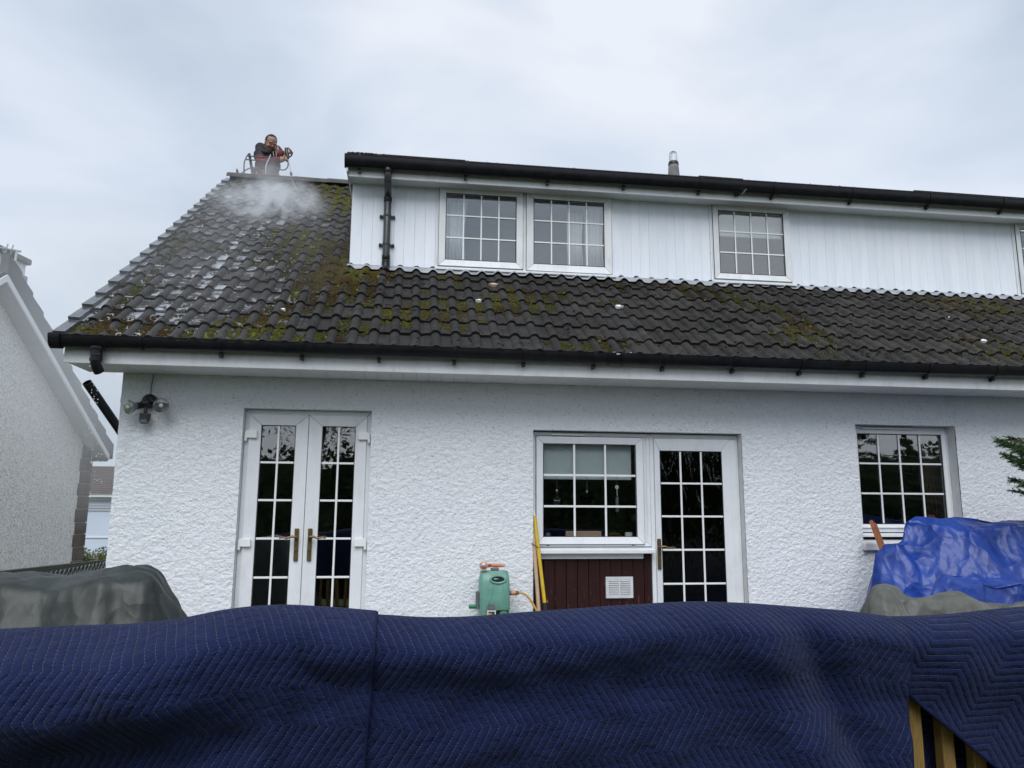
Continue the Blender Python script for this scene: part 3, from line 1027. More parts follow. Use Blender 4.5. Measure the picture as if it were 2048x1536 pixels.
g.add([(-2.543, y, z) for y, z in pr] + [(-2.534, y, z) for y, z in pr], [(k, k + 1, n + 2 + k, n + 1 + k) for k in range(n)] + [tuple(range(n + 1)), tuple(range(2 * n + 1, n, -1))])
g.build('end_cap', M['gutter'], gut)
ox = atY(193, 705, GY - .06).x
g = MB()
yo = GY - .058
g.lathe((ox, yo, GZT - GD + .01), (0, 0, -1), [(.05, 0), (.05, .02), (.04, .024), (.04, .085), (.043, .087), (.043, .105), (.037, .107)], 18)
g.tube([(ox, yo, GZT - GD - .09), (ox, yo, GZT - GD - .11), (ox + .005, yo + .012, GZT - GD - .135), (ox + .014, yo + .04, GZT - GD - .165)], .036, 16)
g.build('outlet', M['gutter'], gut, smooth=True)
o = MB()
o.box(ox - .043, ox + .043, yo - .044, yo - .039, GZT - GD - .052, GZT - GD - .048)
o.build('outlet_band', M['pipe_grey'], gut)

# --- roof tiles
TW, GAUGE, TLEN = 0.317, 0.2665, 0.335
roof = empty('roof', (0, 0, 0), house)
half = TW / 2
RO = [(-.041, 0), (-.034, .0115), (-.022, .0235), (-.008, .0295), (.008, .0295), (.022, .0235), (.034, .0115), (.041, 0)]
def tile_h(xx):
    q = (xx % half) - half / 2 - 0.01
    for (a, ha), (b, hb) in zip(RO[:-1], RO[1:]):
        if a <= q <= b:
            return ha + (hb - ha) * (q - a) / (b - a)
    return 0.0
pts = [0.0]
for i in range(2):
    for a, h in RO:
        pts.append(i * half + half / 2 + 0.01 + a)
pts.append(TW - 0.0015)
def tile_mesh(seed):
    r = random.Random(seed)
    V, F, C = [], [], []
    T = 0.021
    for row, (y, z0) in enumerate(((0.0, T), (TLEN * .5, T * .35), (TLEN, -.004))):
        for x in pts:
            V.append((x, y + (r.uniform(-.0015, .0015) if row == 0 else 0), z0 + tile_h(min(x, TW - .002)) + r.uniform(-.0006, .0006)))
            C.append((1, 1, 1, 1) if tile_h(x) < .004 else (0.0, 0, 0, 1))
    n = len(pts)
    for x in pts:
        V.append((x, 0.003, tile_h(min(x, TW - .002)) - .002))
        C.append((0, 0, 0, 1))
    for row in range(2):
        for k in range(n - 1):
            F.append((row * n + k, row * n + k + 1, (row + 1) * n + k + 1, (row + 1) * n + k))
    o = 3 * n
    for k in range(n - 1):
        F.append((o + k, o + k + 1, k + 1, k))
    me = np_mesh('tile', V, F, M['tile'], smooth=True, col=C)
    me.set_sharp_from_angle(angle=R(50))
    return me
tms = [tile_mesh(i) for i in range(8)]
ROT = Matrix.Rotation(PIT, 4, 'X')
NROW = int((RIDGE_S - 0.05 + 0.06) / GAUGE) + 1
DX0 = -0.612                              # dormer cheek
tile_cols = int(math.ceil((RX1 - RX0) / TW))
S_DORM = (YD - EY) / CT
for row in range(NROW):
    s = -0.055 + row * GAUGE - (.03 if row == 0 else 0)
    if s > RIDGE_S - .1:
        break
    for c in range(tile_cols):
        X = RX0 + c * TW
        if s > S_DORM + 0.1 and X > DX0:
            continue
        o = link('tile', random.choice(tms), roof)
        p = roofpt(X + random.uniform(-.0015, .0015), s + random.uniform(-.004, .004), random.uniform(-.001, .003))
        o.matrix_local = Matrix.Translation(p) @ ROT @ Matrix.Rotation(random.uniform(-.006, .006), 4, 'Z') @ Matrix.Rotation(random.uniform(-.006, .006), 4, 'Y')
# felt slab under the tiles, and the far slope
g = MB()
for (x0, x1, s1) in ((FX0, DX0, RIDGE_S), (DX0, FX1, S_DORM + .1)):
    a0, a1, b0, b1 = roofpt(x0, -.03, -.045), roofpt(x1, -.03, -.045), roofpt(x0, s1, -.045), roofpt(x1, s1, -.045)
    c0, c1, d0, d1 = roofpt(x0, -.03, -.012), roofpt(x1, -.03, -.012), roofpt(x0, s1, -.012), roofpt(x1, s1, -.012)
    g.hexa([a0, a1, b1, b0, c0, c1, d1, d0])
g.build('underlay', M['felt'], roof)
g = MB()
g.hexa([(FX0, RY, RZ - .05), (FX1, RY, RZ - .05), (FX1, 2 * RY + .45, EZ - .05), (FX0, 2 * RY + .45, EZ - .05),
        (FX0, RY, RZ + .01), (FX1, RY, RZ + .01), (FX1, 2 * RY + .45, EZ + .01), (FX0, 2 * RY + .45, EZ + .01)])
g.build('back_slope', M['felt'], roof)
# verge caps, one a course
vm = MB()
vm.hexa([(-.088, 0, -.045), (.0, 0, -.045), (.0, .30, -.055), (-.088, .30, -.055), (-.088, 0, .054), (-.006, 0, .051), (-.006, .30, .026), (-.088, .30, .026)])
vm = vm.mesh('verge_cap', M['verge'])
for row in range(NROW):
    s = -0.06 + row * GAUGE
    if s > RIDGE_S - .15:
        break
    o = link('verge_cap', vm, roof)
    o.matrix_local = Matrix.Translation(roofpt(RX0 + .005 + random.uniform(-.003, .003), s, random.uniform(-.002, .003))) @ ROT @ Matrix.Rotation(random.uniform(-.01, .01), 4, 'Z')
# ridge tiles
rm = MB()
n = 10
vs = []
for x, rr in ((0, .125), (.44, .118)):
    for k in range(n + 1):
        a = math.pi * (0.02 + .96 * k / n)
        vs.append((x, rr * math.cos(a) * 1.05, rr * math.sin(a) * .85 - .03))
for x, rr in ((0, .105), (.44, .1)):
    for k in range(n + 1):
        a = math.pi * (0.02 + .96 * k / n)
        vs.append((x, rr * math.cos(a) * 1.05, rr * math.sin(a) * .85 - .03))
fs = [(k, k + 1, n + 1 + k + 1, n + 1 + k) for k in range(n)] + [(k, 2 * n + 2 + k, 2 * n + 3 + k, k + 1) for k in range(n)]
rm.add(vs, fs)
rm = rm.mesh('ridge_tile', M['ridge'], True, 60)
x = FX0 - .03
while x < 7.0:
    o = link('ridge_tile', rm, roof)
    o.location = (x, RY, RZ + .015 + random.uniform(-.004, .004))
    o.rotation_euler = (0, random.uniform(-.006, .006), random.uniform(-.008, .008))
    x += .435

# --- dormer
dor = empty('dormer', (0, 0, 0), house)
DZ0, DZ1 = 3.66, 4.60
spans = [(DX0, 0.205), (2.012, 3.04), (3.942, 6.545)]
bid = 0
bm_ = MB()
bm_.box(0, 0.0957, 0, 0.018, 0, DZ1 - DZ0)
bmesh_ = bm_.mesh('cladding_board', M['cladding'])
for (a, b) in spans:
    nb = int(round((b - a) / 0.0965))
    st_ = (b - a) / nb
    for i in range(nb):
        o = link('cladding_board', bmesh_, dor, bevel=0.0018)
        o.location = (a + i * st_, YD + random.uniform(-.0015, .0015), DZ0)
        o.scale = (st_ / 0.0965, 1, 1)
g = MB()
g.box(DX0 + .005, 0.21, YD + .02, YD + .04, DZ0 - .05, DZ1)
g.box(2.005, 3.05, YD + .02, YD + .04, DZ0 - .05, DZ1)
g.box(3.935, 6.555, YD + .02, YD + .04, DZ0 - .05, DZ1)
g.box(DX0, 7.2, YD + .02, YD + .04, 3.45, 3.70)
g.build('board_backing', M['soffit'], dor)
g = MB()      # cheek of the dormer running back into the roof
zc = lambda Y: EZ + (Y - EY) * TT
g.hexa([(DX0 - .004, YD + .001, zc(YD) - .05), (DX0 + .03, YD + .04, zc(YD) - .05), (DX0 + .03, 2.62, zc(2.62) - .05), (DX0 - .004, 2.62, zc(2.62) - .05),
        (DX0 - .004, YD + .001, 4.60), (DX0 + .03, YD + .04, 4.60), (DX0 + .03, 2.62, 4.78), (DX0 - .004, 2.62, 4.78)])
g.build('cheek', M['cladding'], dor)
for x in (0.206, 1.9965, 3.041, 3.9265, 6.546):      # frame strips beside the windows
    g = MB()
    g.box(x, x + .0145, YD - .012, YD + .02, DZ0 + .02, DZ1)
    g.build('window_trim', M['upvc'], dor)
g = MB()
DFY = 0.80
g.box(DX0 - .03, 7.25, DFY, DFY + .02, 4.535, 4.70)
g.build('dormer_fascia', M['upvc'], dor, bevel=0.003)
g = MB()
g.box(DX0 - .028, 7.25, DFY + .021, YD + .02, 4.552, 4.562)
g.box(DX0 - .028, 7.25, YD - .045, YD - .0, 4.563, 4.62)
g.build('dormer_soffit', M['soffit'], dor)
g = MB()
g.hexa([(DX0 - .05, .725, 4.715), (7.25, .725, 4.715), (7.25, 2.75, 4.84), (DX0 - .05, 2.75, 4.84),
        (DX0 - .05, .725, 4.735), (7.25, .725, 4.735), (7.25, 2.75, 4.875), (DX0 - .05, 2.75, 4.875)])
g.build('dormer_roof', M['felt'], dor)
for px, px2 in ((1398, 1486), (1826, 2060), (760, 930)):
    g = MB()
    a, b = atY(px, 360, .73).x, atY(px2, 370, .73).x
    g.hexa([(a, .718, 4.7355), (b, .718, 4.7355), (b, 1.9, 4.815), (a, 1.9, 4.815), (a, .72, 4.745), (b, .72, 4.742), (b, 1.9, 4.83), (a, 1.9, 4.83)])
    g.build('felt_sheet', M['felt'], dor)
g = MB()
g.box(DX0 - .045, DX0 - .031, DFY - .06, 2.5, 4.56, 4.72)
g.build('dormer_bargeboard', M['upvc_worn'], dor)
dgut = gutter(DX0 - .055, 7.25, DFY - .003, 4.702, 0.056, 0.105, dor, 'dormer_gutter')
dgut.data.materials[0] = M['gutter']
for px in (718, 932, 1097, 1250, 1400, 1546, 1702, 1855, 2000, 2130):
    collar(dgut, atY(px, 350, .72).x, 0.026, DFY - .003, 4.702, .056, .105)
g = MB()
pr = [(DFY - .059 + .063 * math.cos(math.pi * k / 12), 4.708 - .118 * math.sin(math.pi * k / 12)) for k in range(13)]
g.add([(DX0 - .063, y, z) for y, z in pr] + [(DX0 - .054, y, z) for y, z in pr], [(k, k + 1, 14 + k, 13 + k) for k in range(12)] + [tuple(range(13)), tuple(range(25, 12, -1))])
g.build('end_cap', M['gutter'], dgut)
# down pipe of the dormer
dp = empty('downpipe', (0, 0, 0), house)
PX = -0.268
g = MB()
g.tube([(PX, DFY - .06, 4.61), (PX, DFY - .06, 4.54), (PX, DFY - .045, 4.50), (PX, YD - .06, 4.45), (PX, YD - .05, 4.40), (PX, YD - .05, 3.70)], .034, 18)
g.build('pipe', M['pipe_grey'], dp, smooth=True)
g = MB()
g.tube([(PX, YD - .05, 3.76), (PX, YD - .05, 3.705), (PX + .001, YD - .075, 3.655), (PX + .002, YD - .10, 3.635)], .040, 18, caps=True)
g.build('shoe', M['gutter'], dp, smooth=True)
g = MB()
g.lathe((PX + .002, YD - .1012, 3.634), (0, -.78, -.62), [(.033, 0), (.033, .001)], 16)
g.build('mouth_shade', M['dark'], dp)  # near-black disc over the closed pipe end, painted shade of its inside
for z, hh in ((4.36, .05), (4.565, .04), (3.77, .05)):
    g = MB()
    g.lathe((PX, (DFY - .06) if z > 4.5 else (YD - .05), z), (0, 0, 1), [(.037, 0), (.040, .004), (.040, hh - .004), (.037, hh)], 18)
    g.build('socket', M['gutter'], dp, smooth=True)
for z in (4.22, 3.93):
    g = MB()
    g.lathe((PX, YD - .05, z - .012), (0, 0, 1), [(.038, 0), (.039, .004), (.039, .02), (.038, .024)], 18)
    g.box(PX - .075, PX + .075, YD - .018, YD - .003, z - .012, z + .012)
    for sx in (-1, 1):
        g.lathe((PX + sx * .062, YD - .003, z), (0, -1, 0), [(.013, 0), (.013, .03), (.007, .034)], 10)
    g.build('pipe_clip', M['pipe_grey'], dp)

# lead flashing dressed over the rolls below the dormer front
n = 900
xsf = np.linspace(DX0 - .02, 7.1, n)
hh = np.array([tile_h(x - RX0) for x in xsf])
_k = np.exp(-np.linspace(-2, 2, 7) ** 2)
hh = np.convolve(np.pad(hh, 3, 'edge'), _k / _k.sum(), 'valid')
rows_ = []
for q in range(4):
    if q == 0:
        y = np.full(n, YD - .001); z = np.full(n, 3.672)
    elif q == 1:
        y = np.full(n, YD - .012); z = np.full(n, EZ + (YD - .012 - EY) * TT + .05) + .0 * hh
    else:
        wav = 0.02 * sample(field(5, 128, 2), xsf / .07, np.full(n, 3.0))
        dn = (.035 if q == 2 else .085) + wav * (q - 1) * .5 - hh * .6 * (q - 2)
        s_ = (YD - EY) / CT - dn
        lift = hh + .030 + (.004 if q == 2 else .002) + .004 * np.maximum(0, sample(field(6, 128, 1.5), xsf / .05, np.full(n, 9.0)))
        y = EY + s_ * CT - lift * ST; z = EZ + s_ * ST + lift * CT
    rows_.append(np.stack([xsf, y, z], -1))
Vf = np.stack(rows_, 1).reshape(-1, 3)
link('flashing', np_mesh('flashing', Vf, grid_faces(n, 4), M['lead'], smooth=True), house)
# upstairs rooms
g = MB()
for (a, b) in ((-0.5, 2.5), (2.56, 5.4), (5.5, 7.15)):
    y0, y1, z0, z1 = YD + .12, 3.0, 3.3, 4.53
    g.add([(a, y0, z0), (b, y0, z0), (b, y1, z0), (a, y1, z0), (a, y0, z1), (b, y0, z1), (b, y1, z1), (a, y1, z1)],
          [(0, 1, 2, 3), (7, 6, 5, 4), (3, 2, 6, 7), (0, 3, 7, 4), (2, 1, 5, 6)])
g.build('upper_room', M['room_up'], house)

# flue on the roof behind the dormer
fl = empty('flue', (0, 0, 0), house)
fb = atY(1348, 352, 3.2)
ft = atY(1346, 303, 3.2)
g = MB()
zb = EZ + (3.2 - EY) * TT - .05
H = ft.z - zb
g.lathe((ft.x, 3.2, zb), (0, 0, 1), [(.082, 0), (.079, fb.z - zb), (.068, H - .20), (.066, H - .195)], 20)
g.build('flue_base', M['conc'], fl, smooth=True)
g = MB()
g.lathe((ft.x, 3.2, zb + H - .205), (0, 0, 1), [(.071, 0), (.073, .005), (.069, .04), (.062, .052)], 20)
g.build('flue_band', M['black'], fl, smooth=True)
g = MB()
g.lathe((ft.x, 3.2, zb + H - .155), (0, 0, 1), [(.058, 0), (.057, .085), (.050, .087)], 20)
g.build('flue_pipe', M['alu'], fl, smooth=True)
for k in range(8):
    a = 2 * math.pi * k / 8
    g = MB()
    g.tube([(ft.x + .052 * math.cos(a), 3.2 + .052 * math.sin(a), zb + H - .07), (ft.x + .048 * math.cos(a), 3.2 + .048 * math.sin(a), zb + H - .03), (ft.x + .03 * math.cos(a), 3.2 + .03 * math.sin(a), zb + H - .006), (ft.x, 3.2, zb + H)], .004, 5)
    g.build('cage_wire', M['steel'], fl)
# overflow pipe and coil of cable hanging from the dormer fascia
ov = atY(1478, 385, .68)
g = MB()
c0 = atY(1483, 388, .79)
p1 = atY(1494, 376, .62)
g.tube([c0, c0 + (p1 - c0) * .5, p1], .012, 12, caps=False)
g.tube([p1, c0], .009, 12, caps=False)
o = tag(g.build('overflow_pipe', M['steel'], None, smooth=True), 'short metal pipe poking out from dormer fascia above the narrow window', 'pipe')
g = MB()
cc = atY(1474, 385, .74)
g.tube([cc + Vector((.022 * math.cos(t) + .004 * t / 6, .012 * math.sin(t * 1.3) + .03, .02 * math.sin(t) * 1.1)) for t in np.linspace(0, 12.5, 40)], .006, 6)
tag(g.build('cable_coil', M['hedge'], None, smooth=True), 'small coil of dark green cable under the dormer gutter', 'cable')

# --- moss and grit on the tiles: uncountable tufts of real geometry
def blob_template(seed, n=7):
    r = random.Random(seed)
    V = [(0, 0, 1.0)]
    for ring_, (rr, zz) in enumerate(((.62, .72), (1.0, .0))):
        for k in range(n):
            a = 2 * math.pi * (k + .5 * ring_) / n
            q = rr * r.uniform(.75, 1.25)
            V.append((q * math.cos(a), q * math.sin(a), zz * r.uniform(.7, 1.25) - (.25 if ring_ else 0)))
    F = []
    for k in range(n):
        k2 = (k + 1) % n
        F.append((0, 1 + k, 1 + k2))
        F.append((1 + k, 1 + n + k, 1 + k2))
        F.append((1 + k2, 1 + n + k, 1 + n + k2))
    return np.array(V), np.array(F)
tmpl = [blob_template(i) for i in range(10)]
def scatter_blobs(name, X, S, rad, squash, colr, mat, label, cat, onto=None):
    V, F, C = [], [], []
    off = 0
    for i in range(len(X)):
        tv, tf = tmpl[i % 10]
        a = random.uniform(0, 6.28)
        ca, sa = math.cos(a), math.sin(a)
        r = rad[i]
        x = (tv[:, 0] * ca - tv[:, 1] * sa) * r
        y = (tv[:, 0] * sa + tv[:, 1] * ca) * r
        z = tv[:, 2] * r * squash[i]
        frac = ((S[i] + 0.055) % GAUGE) / GAUGE
        h = tile_h((X[i] - RX0) % TW) + 0.021 * (1 - frac * .72) - .002
        hx = h + z
        V.append(np.stack([X[i] + x, EY + (S[i] + y) * CT - hx * ST, EZ + (S[i] + y) * ST + hx * CT], -1))
        F.append(tf + off)
        C.append(np.tile(np.array([*colr[i], 1.0]), (len(tv), 1)))
        off += len(tv)
    me = np_mesh(name, np.concatenate(V), np.concatenate(F), mat, smooth=True, col=np.concatenate(C))
    return tag(link(name, me), label, cat, kind='stuff')
NM = 120000
mx = rng.uniform(RX0 + .02, 6.9, NM)
ms = rng.uniform(-.03, RIDGE_S - .05, NM)
inroof = (ms < S_DORM - .1) | (mx < DX0 - .04)
n1 = sample(field(21, 256, 2), mx / .12, ms / .12)
n2 = sample(field(22, 256, 2), mx / .035 + 40, ms / .035)
fr = ((ms + .055) % GAUGE) / GAUGE
pan_ = np.array([tile_h((x - RX0) % TW) for x in mx]) < .012
g1 = lambda c, w, a: np.exp(-((a - c) / w) ** 2)
heavy = 1.12 * g1(-.58, .36, mx) * (ms < 4.0) * (0.55 + .45 * g1(1.6, 1.5, ms))
heavy += .8 * g1(-1.05, .42, mx) * g1(1.9, 1.0, ms)
heavy += .8 * g1(-1.9, .4, mx) * g1(2.2, .8, ms)
heavy += 0.8 * g1(-2.28, .13, mx) * (ms < 3.2)
heavy += 0.75 * g1(2.95, .40, mx - (1.55 - ms) * .35) * g1(1.3, .75, ms)
heavy += 0.35 * g1(3.6, .5, mx) * g1(.55, .35, ms)
heavy += 0.07 * (mx > -0.2) * sample(field(25, 128, 2), mx / .2, ms / .2).clip(-.5, 1.5)
heavy += 0.85 * g1(RIDGE_S - .35, .3, ms) * (mx > -1.3)
heavy += 0.36 * (mx < -.9)
heavy = np.minimum(heavy, 1.15)
score = heavy * 1.0 + .42 * n1 + .24 * n2 + .30 * pan_ - .62 * (~pan_) - .10 * (fr > .8)
keep = inroof & (score > .72)
mx, ms, n1, n2, sc_ = mx[keep], ms[keep], n1[keep], n2[keep], score[keep]
rad = rng.uniform(.007, .016, len(mx)) * (0.7 + .6 * np.clip(sc_ - .7, 0, 1))
rad = np.where(rng.random(len(mx)) < .07, rad * 1.8, rad)
sq = rng.uniform(.6, 1.2, len(mx))
tint = np.clip(.45 + .30 * n1 + rng.normal(0, .10, len(mx)) - .45 * np.clip(mx - .2, 0, 1), 0, 1)[:, None]
brown = np.clip(.22 + .55 * sample(field(23, 256, 2), mx / .06, ms / .06) + .40 * (mx < -1.9) + .25 * (mx > .3) + rng.normal(0, .12, len(mx)), 0, 1)[:, None]
cg = (1 - tint) * np.array([.045, .047, .013]) + tint * np.array([.100, .095, .022])
cb = (1 - tint) * np.array([.030, .022, .010]) + tint * np.array([.072, .050, .017])
cm = cg * (1 - brown) + cb * brown
bright = (rng.random(len(mx)) < .015)[:, None]
cm = np.where(bright, np.array([.15, .19, .03]), cm)
scatter_blobs('roof_moss', mx, ms, rad, sq, cm, M['moss'], 'green and brown moss tufts growing over the dark roof tiles', 'moss')
ND = 5200
dx = rng.uniform(RX0 + .0, 6.9, ND)
ds = rng.uniform(-.03, RIDGE_S - .1, ND)
dn = sample(field(31, 256, 2), dx / .1, ds / .1)
k_ = ((ds < S_DORM - .1) | (dx < DX0 - .04)) & (dn > -.3)
dx, ds = dx[k_], ds[k_]
scatter_blobs('roof_grit', dx, ds, rng.uniform(.004, .011, len(dx)), rng.uniform(.5, 1.0, len(dx)), rng.uniform(.6, 1.5, (len(dx), 1)) * np.array([[.012, .011, .008]]), M['moss'],
              'loose dark crumbs of moss lying on the roof tiles', 'debris')
# moss along the dormer roof edge, left end
V, F, C, off = [], [], [], 0
for i in range(420):
    tv, tf = tmpl[i % 10]
    x = DX0 - .04 + abs(random.gauss(0, .16)) if i < 300 else random.uniform(DX0, 6.9)
    r = random.uniform(.006, .016) if i < 300 else random.uniform(.003, .007)
    p = np.array([x, .722 + random.uniform(0, .06), 4.737])
    V.append(tv * r + p); F.append(tf + off); off += len(tv)
    C.append(np.tile(np.array([*random.choice([(.05, .045, .018), (.075, .07, .02), (.03, .024, .012)]), 1.0]), (len(tv), 1)))
tag(link('dormer_moss', np_mesh('dormer_moss', np.concatenate(V), np.concatenate(F), M['moss'], True, col=np.concatenate(C))), 'moss clinging to the front edge of the dormer roof', 'moss', kind='stuff')

# pale scraps and droppings on the tiles
spots = [(988, 568, .035, 'largest pale scrap lying on the top tile course under the wide dormer window'), (958, 600, .022, 'small white dropping below the pale scrap under the wide dormer window'),
         (1238, 612, .030, 'elongated white dropping below the gap between the dormer windows'), (1236, 706, .030, 'white broken dropping just above the gutter over the kitchen window'),
         (1263, 707, .014, 'tiny white speck right of the broken dropping above the gutter'), (1965, 681, .034, 'round white dropping near the right end of the roof'),
         (1900, 634, .018, 'small white speck high on the tiles near the right end'), (565, 618, .02, 'small white streak amid moss left of the dormer')]
RN = np.array([0, -ST, CT])
for i, (px, py, r, lab) in enumerate(spots):
    p = atP(px, py, roofpt(0, 0, .03), RN)
    g = MB()
    rr = random.Random(i)
    n = 11
    vs = [(0, 0, .004)]
    for k in range(n):
        a = 2 * math.pi * k / n
        q = r * rr.uniform(.45, 1.2)
        vs.append((q * 1.25 * math.cos(a), q * .8 * math.sin(a), .002 + rr.uniform(0, .004)))
    for k in range(n):
        x_, y_, z_ = vs[1 + k]
        vs.append((x_ * 1.08, y_ * 1.08, -.018))
    fs = [(0, 1 + k, 1 + (k + 1) % n) for k in range(n)] + [(1 + k, 1 + n + k, 1 + n + (k + 1) % n, 1 + (k + 1) % n) for k in range(n)]
    g.add(vs, fs)
    o = g.build('dropping', M['white'] if i else M['pine'], None, smooth=True)
    o.matrix_world = Matrix.Translation(p) @ ROT
    tag(o, lab, 'dropping')
# weed rooted in the gutter
wp = atY(1672, 722, GY - .04)
weed = thing('weed', 'scrubby little weed growing out of the gutter above the right window', 'weed')
V, F, stems = [], [], MB()
off = 0
for sidx in range(9):
    bx = wp.x + random.uniform(-.13, .09)
    top = Vector((bx + random.uniform(-.04, .04), wp.y + random.uniform(.0, .06), wp.z + random.uniform(.06, .16)))
    base = Vector((bx, wp.y, wp.z - .03))
    stems.tube([base, (base + top) / 2 + Vector((random.uniform(-.01, .01), 0, 0)), top], [.0022, .0018, .001], 5)
    for k in range(16):
        f_ = random.uniform(.25, 1)
        c = base.lerp(top, f_)
        d = Vector((random.uniform(-1, 1), random.uniform(-1, .4), random.uniform(-.2, .9))).normalized() * random.uniform(.012, .026)
        w = d.cross(Vector((random.random(), random.random(), random.random()))).normalized() * .005
        V += [c - w * .3, c + d * .5 - w, c + d, c + d * .5 + w]
        F.append((off, off + 1, off + 2, off + 3)); off += 4
stems.build('stem', M['weed'], weed)
link('leaves', np_mesh('leaves', [tuple(v) for v in V], F, M['weed']), weed)

# ================================================================== THINGS ON AND AT THE WALL
# twin flood light
sl = thing('security_light', 'black twin flood light with clear lamps and motion sensor under the eaves', 'light')
L0 = atY(298, 802, -.04)
g = MB()
g.lathe((L0.x, 0.0, L0.z), (0, -1, 0), [(.056, 0), (.056, .035), (.05, .045), (.03, .06)], 20)
g.build('base', M['black'], sl, smooth=True)
g = MB()
g.ball((L0.x - .005, -.07, L0.z - .02), .034, 8)
g.tube([(L0.x - .005, -.07, L0.z - .03), (L0.x - .006, -.075, L0.z - .075), (L0.x - .006, -.08, L0.z - .095)], .012, 10)
g.build('knuckle', M['black'], sl, smooth=True)
for s_, tgt, dirv in ((-1, atY(259, 814, -.15), (-.55, -.8, -.25)), (1, atY(322, 811, -.15), (.35, -.9, -.2))):
    d = Vector(dirv).normalized()
    c = Vector(tgt)
    back = c - d * .055
    lamp = empty('lamp', (0, 0, 0), sl)
    g = MB()
    g.tube([(L0.x + s_ * .02, -.05, L0.z), back - d * .05, back], [.024, .026, .028], 14)
    g.build('lamp_holder', M['black'], lamp, smooth=True)
    g = MB()
    g.lathe(back, d, [(.026, 0), (.030, .012), (.050, .050), (.055, .060), (.056, .066)], 22)
    g.build('reflector', M['lampsteel'], lamp, smooth=True)
    g = MB()
    g.lathe(c + d * .0115, d, [(.055, 0), (.05, .010), (.03, .017), (.001, .02)], 22)
    gm = g.build('lens', M['glass'], lamp, smooth=True)
    g = MB()
    g.ball(c + d * .014, .017, 6)
    g.build('bulb', M['white'], lamp, smooth=True)
g = MB()
z0 = L0.z - .10
g.hexa([(L0.x - .038, -.115, z0 - .07), (L0.x + .03, -.115, z0 - .07), (L0.x + .03, -.06, z0 - .06), (L0.x - .038, -.06, z0 - .06),
        (L0.x - .038, -.115, z0), (L0.x + .03, -.115, z0), (L0.x + .03, -.05, z0), (L0.x - .038, -.05, z0)])
g.build('sensor', M['black'], sl, bevel=0.008)
g = MB()
g.lathe((L0.x - .004, -.09, z0 - .052), (0, 0, -1), [(.034, 0), (.034, .02), (.025, .03)], 16)
g.build('sensor_lens', M['grey_plastic'], sl, smooth=True)
g = MB()
g.tube([(L0.x, -.012, L0.z + .05), (L0.x - .002, -.012, L0.z + .12), (L0.x + .006, -.012, L0.z + .17), (L0.x + .008, -.012, 2.43)], .0035, 6)
g.build('cable', M['rubber'], sl)

# loose length of black drain pipe leaning at the gable corner
g = MB()
a, b = atY(174, 765, .28), atY(262, 893, .75)
a2, b2 = Vector(a), Vector(b)
n_ = 18
d = (b2 - a2).normalized()
g.tube([a2, a2.lerp(b2, .5), b2], .036, n_, caps=False)
g.tube([b2, a2.lerp(b2, .5), a2], .033, n_, caps=False)
o = g.build('drain_pipe', M['gutter'], None, smooth=True)
u = d.orthogonal().normalized(); w = d.cross(u)
g2 = MB()
vs = [a2 + (u * math.cos(2 * math.pi * k / n_) + w * math.sin(2 * math.pi * k / n_)) * .036 for k in range(n_)] + [a2 + (u * math.cos(2 * math.pi * k / n_) + w * math.sin(2 * math.pi * k / n_)) * .033 for k in range(n_)]
g2.add(vs, [(k, (k + 1) % n_, n_ + (k + 1) % n_, n_ + k) for k in range(n_)])
g2.build('rim', M['gutter'], o)
tag(o, 'loose black drain pipe slanting down behind the left corner of the house', 'pipe')

# falling water below the open outlet
V, F, off = [], [], 0
tv, tf = tmpl[0]
for i in range(85):
    t_ = (i / 85) ** 1.0
    base = atY(190 + random.gauss(0, 4 + 14 * t_) - 6 * t_, 742 + 250 * t_ + random.uniform(-10, 10), -.47 + random.uniform(-.05, .05))
    r = random.uniform(.0012, .0032)
    V.append(tv * np.array([r, r, r * 1.6]) + np.array(base)); F.append(tf + off); off += len(tv)
    V.append(tv * np.array([r, r, -r * 1.2]) + np.array(base)); F.append(tf[:, ::-1] + off); off += len(tv)
mw = NT('water_drop')
mw.b.inputs['Base Color'].default_value = (.85, .9, .95, 1)
mw.b.inputs['Roughness'].default_value = .05
mw.b.inputs['Specular IOR Level'].default_value = 1.0
M['water'] = mw.m
wobj = tag(link('falling_water', np_mesh('falling_water', np.concatenate(V), np.concatenate(F), M['water'], True)), 'scattered drops of water falling from the open gutter outlet', 'water', kind='stuff')

# hose reel on the wall
HY = -0.13
hr = thing('hose_reel', 'pale green wall mounted hose reel box left of the maroon boards', 'hose reel')
HX, HZ0, HZ1 = atY(990, 1200, HY - .08).x, atY(990, 1247, HY - .08).z, atY(990, 1143, HY - .08).z
hw = (atY(1021, 1200, HY - .08).x - atY(961, 1200, HY - .08).x) / 2
rowsz = np.linspace(0, 1, 15)
vs, fs = [], []
n = 20
def reel_ring(t):
    z = HZ0 + (HZ1 - HZ0) * t
    w_ = hw * (0.97 + .05 * math.sin(math.pi * min(1, t * 1.05)) - .06 * max(0, t - .86) / .14)
    d_ = .085 * (0.85 + .35 * math.sin(math.pi * t)) - .03 * max(0, t - .85) / .15
    pts_ = []
    for k in range(n):
        a = 2 * math.pi * k / n
        ca, sa = math.cos(a), math.sin(a)
        e_ = .32
        pts_.append((HX + w_ * math.copysign(abs(ca) ** e_, ca), HY + d_ * math.copysign(abs(sa) ** e_, sa), z))
    return pts_
for t_ in rowsz:
    vs += reel_ring(t_)
for i in range(len(rowsz) - 1):
    for k in range(n):
        fs.append((i * n + k, i * n + (k + 1) % n, (i + 1) * n + (k + 1) % n, (i + 1) * n + k))
fs.append(tuple(range(n - 1, -1, -1)))
top = len(rowsz) - 1
fs.append(tuple(top * n + k for k in range(n)))
g = MB()
g.add(vs, fs)
body = g.build('casing', M['green_plastic'], hr, smooth=True, angle=50)
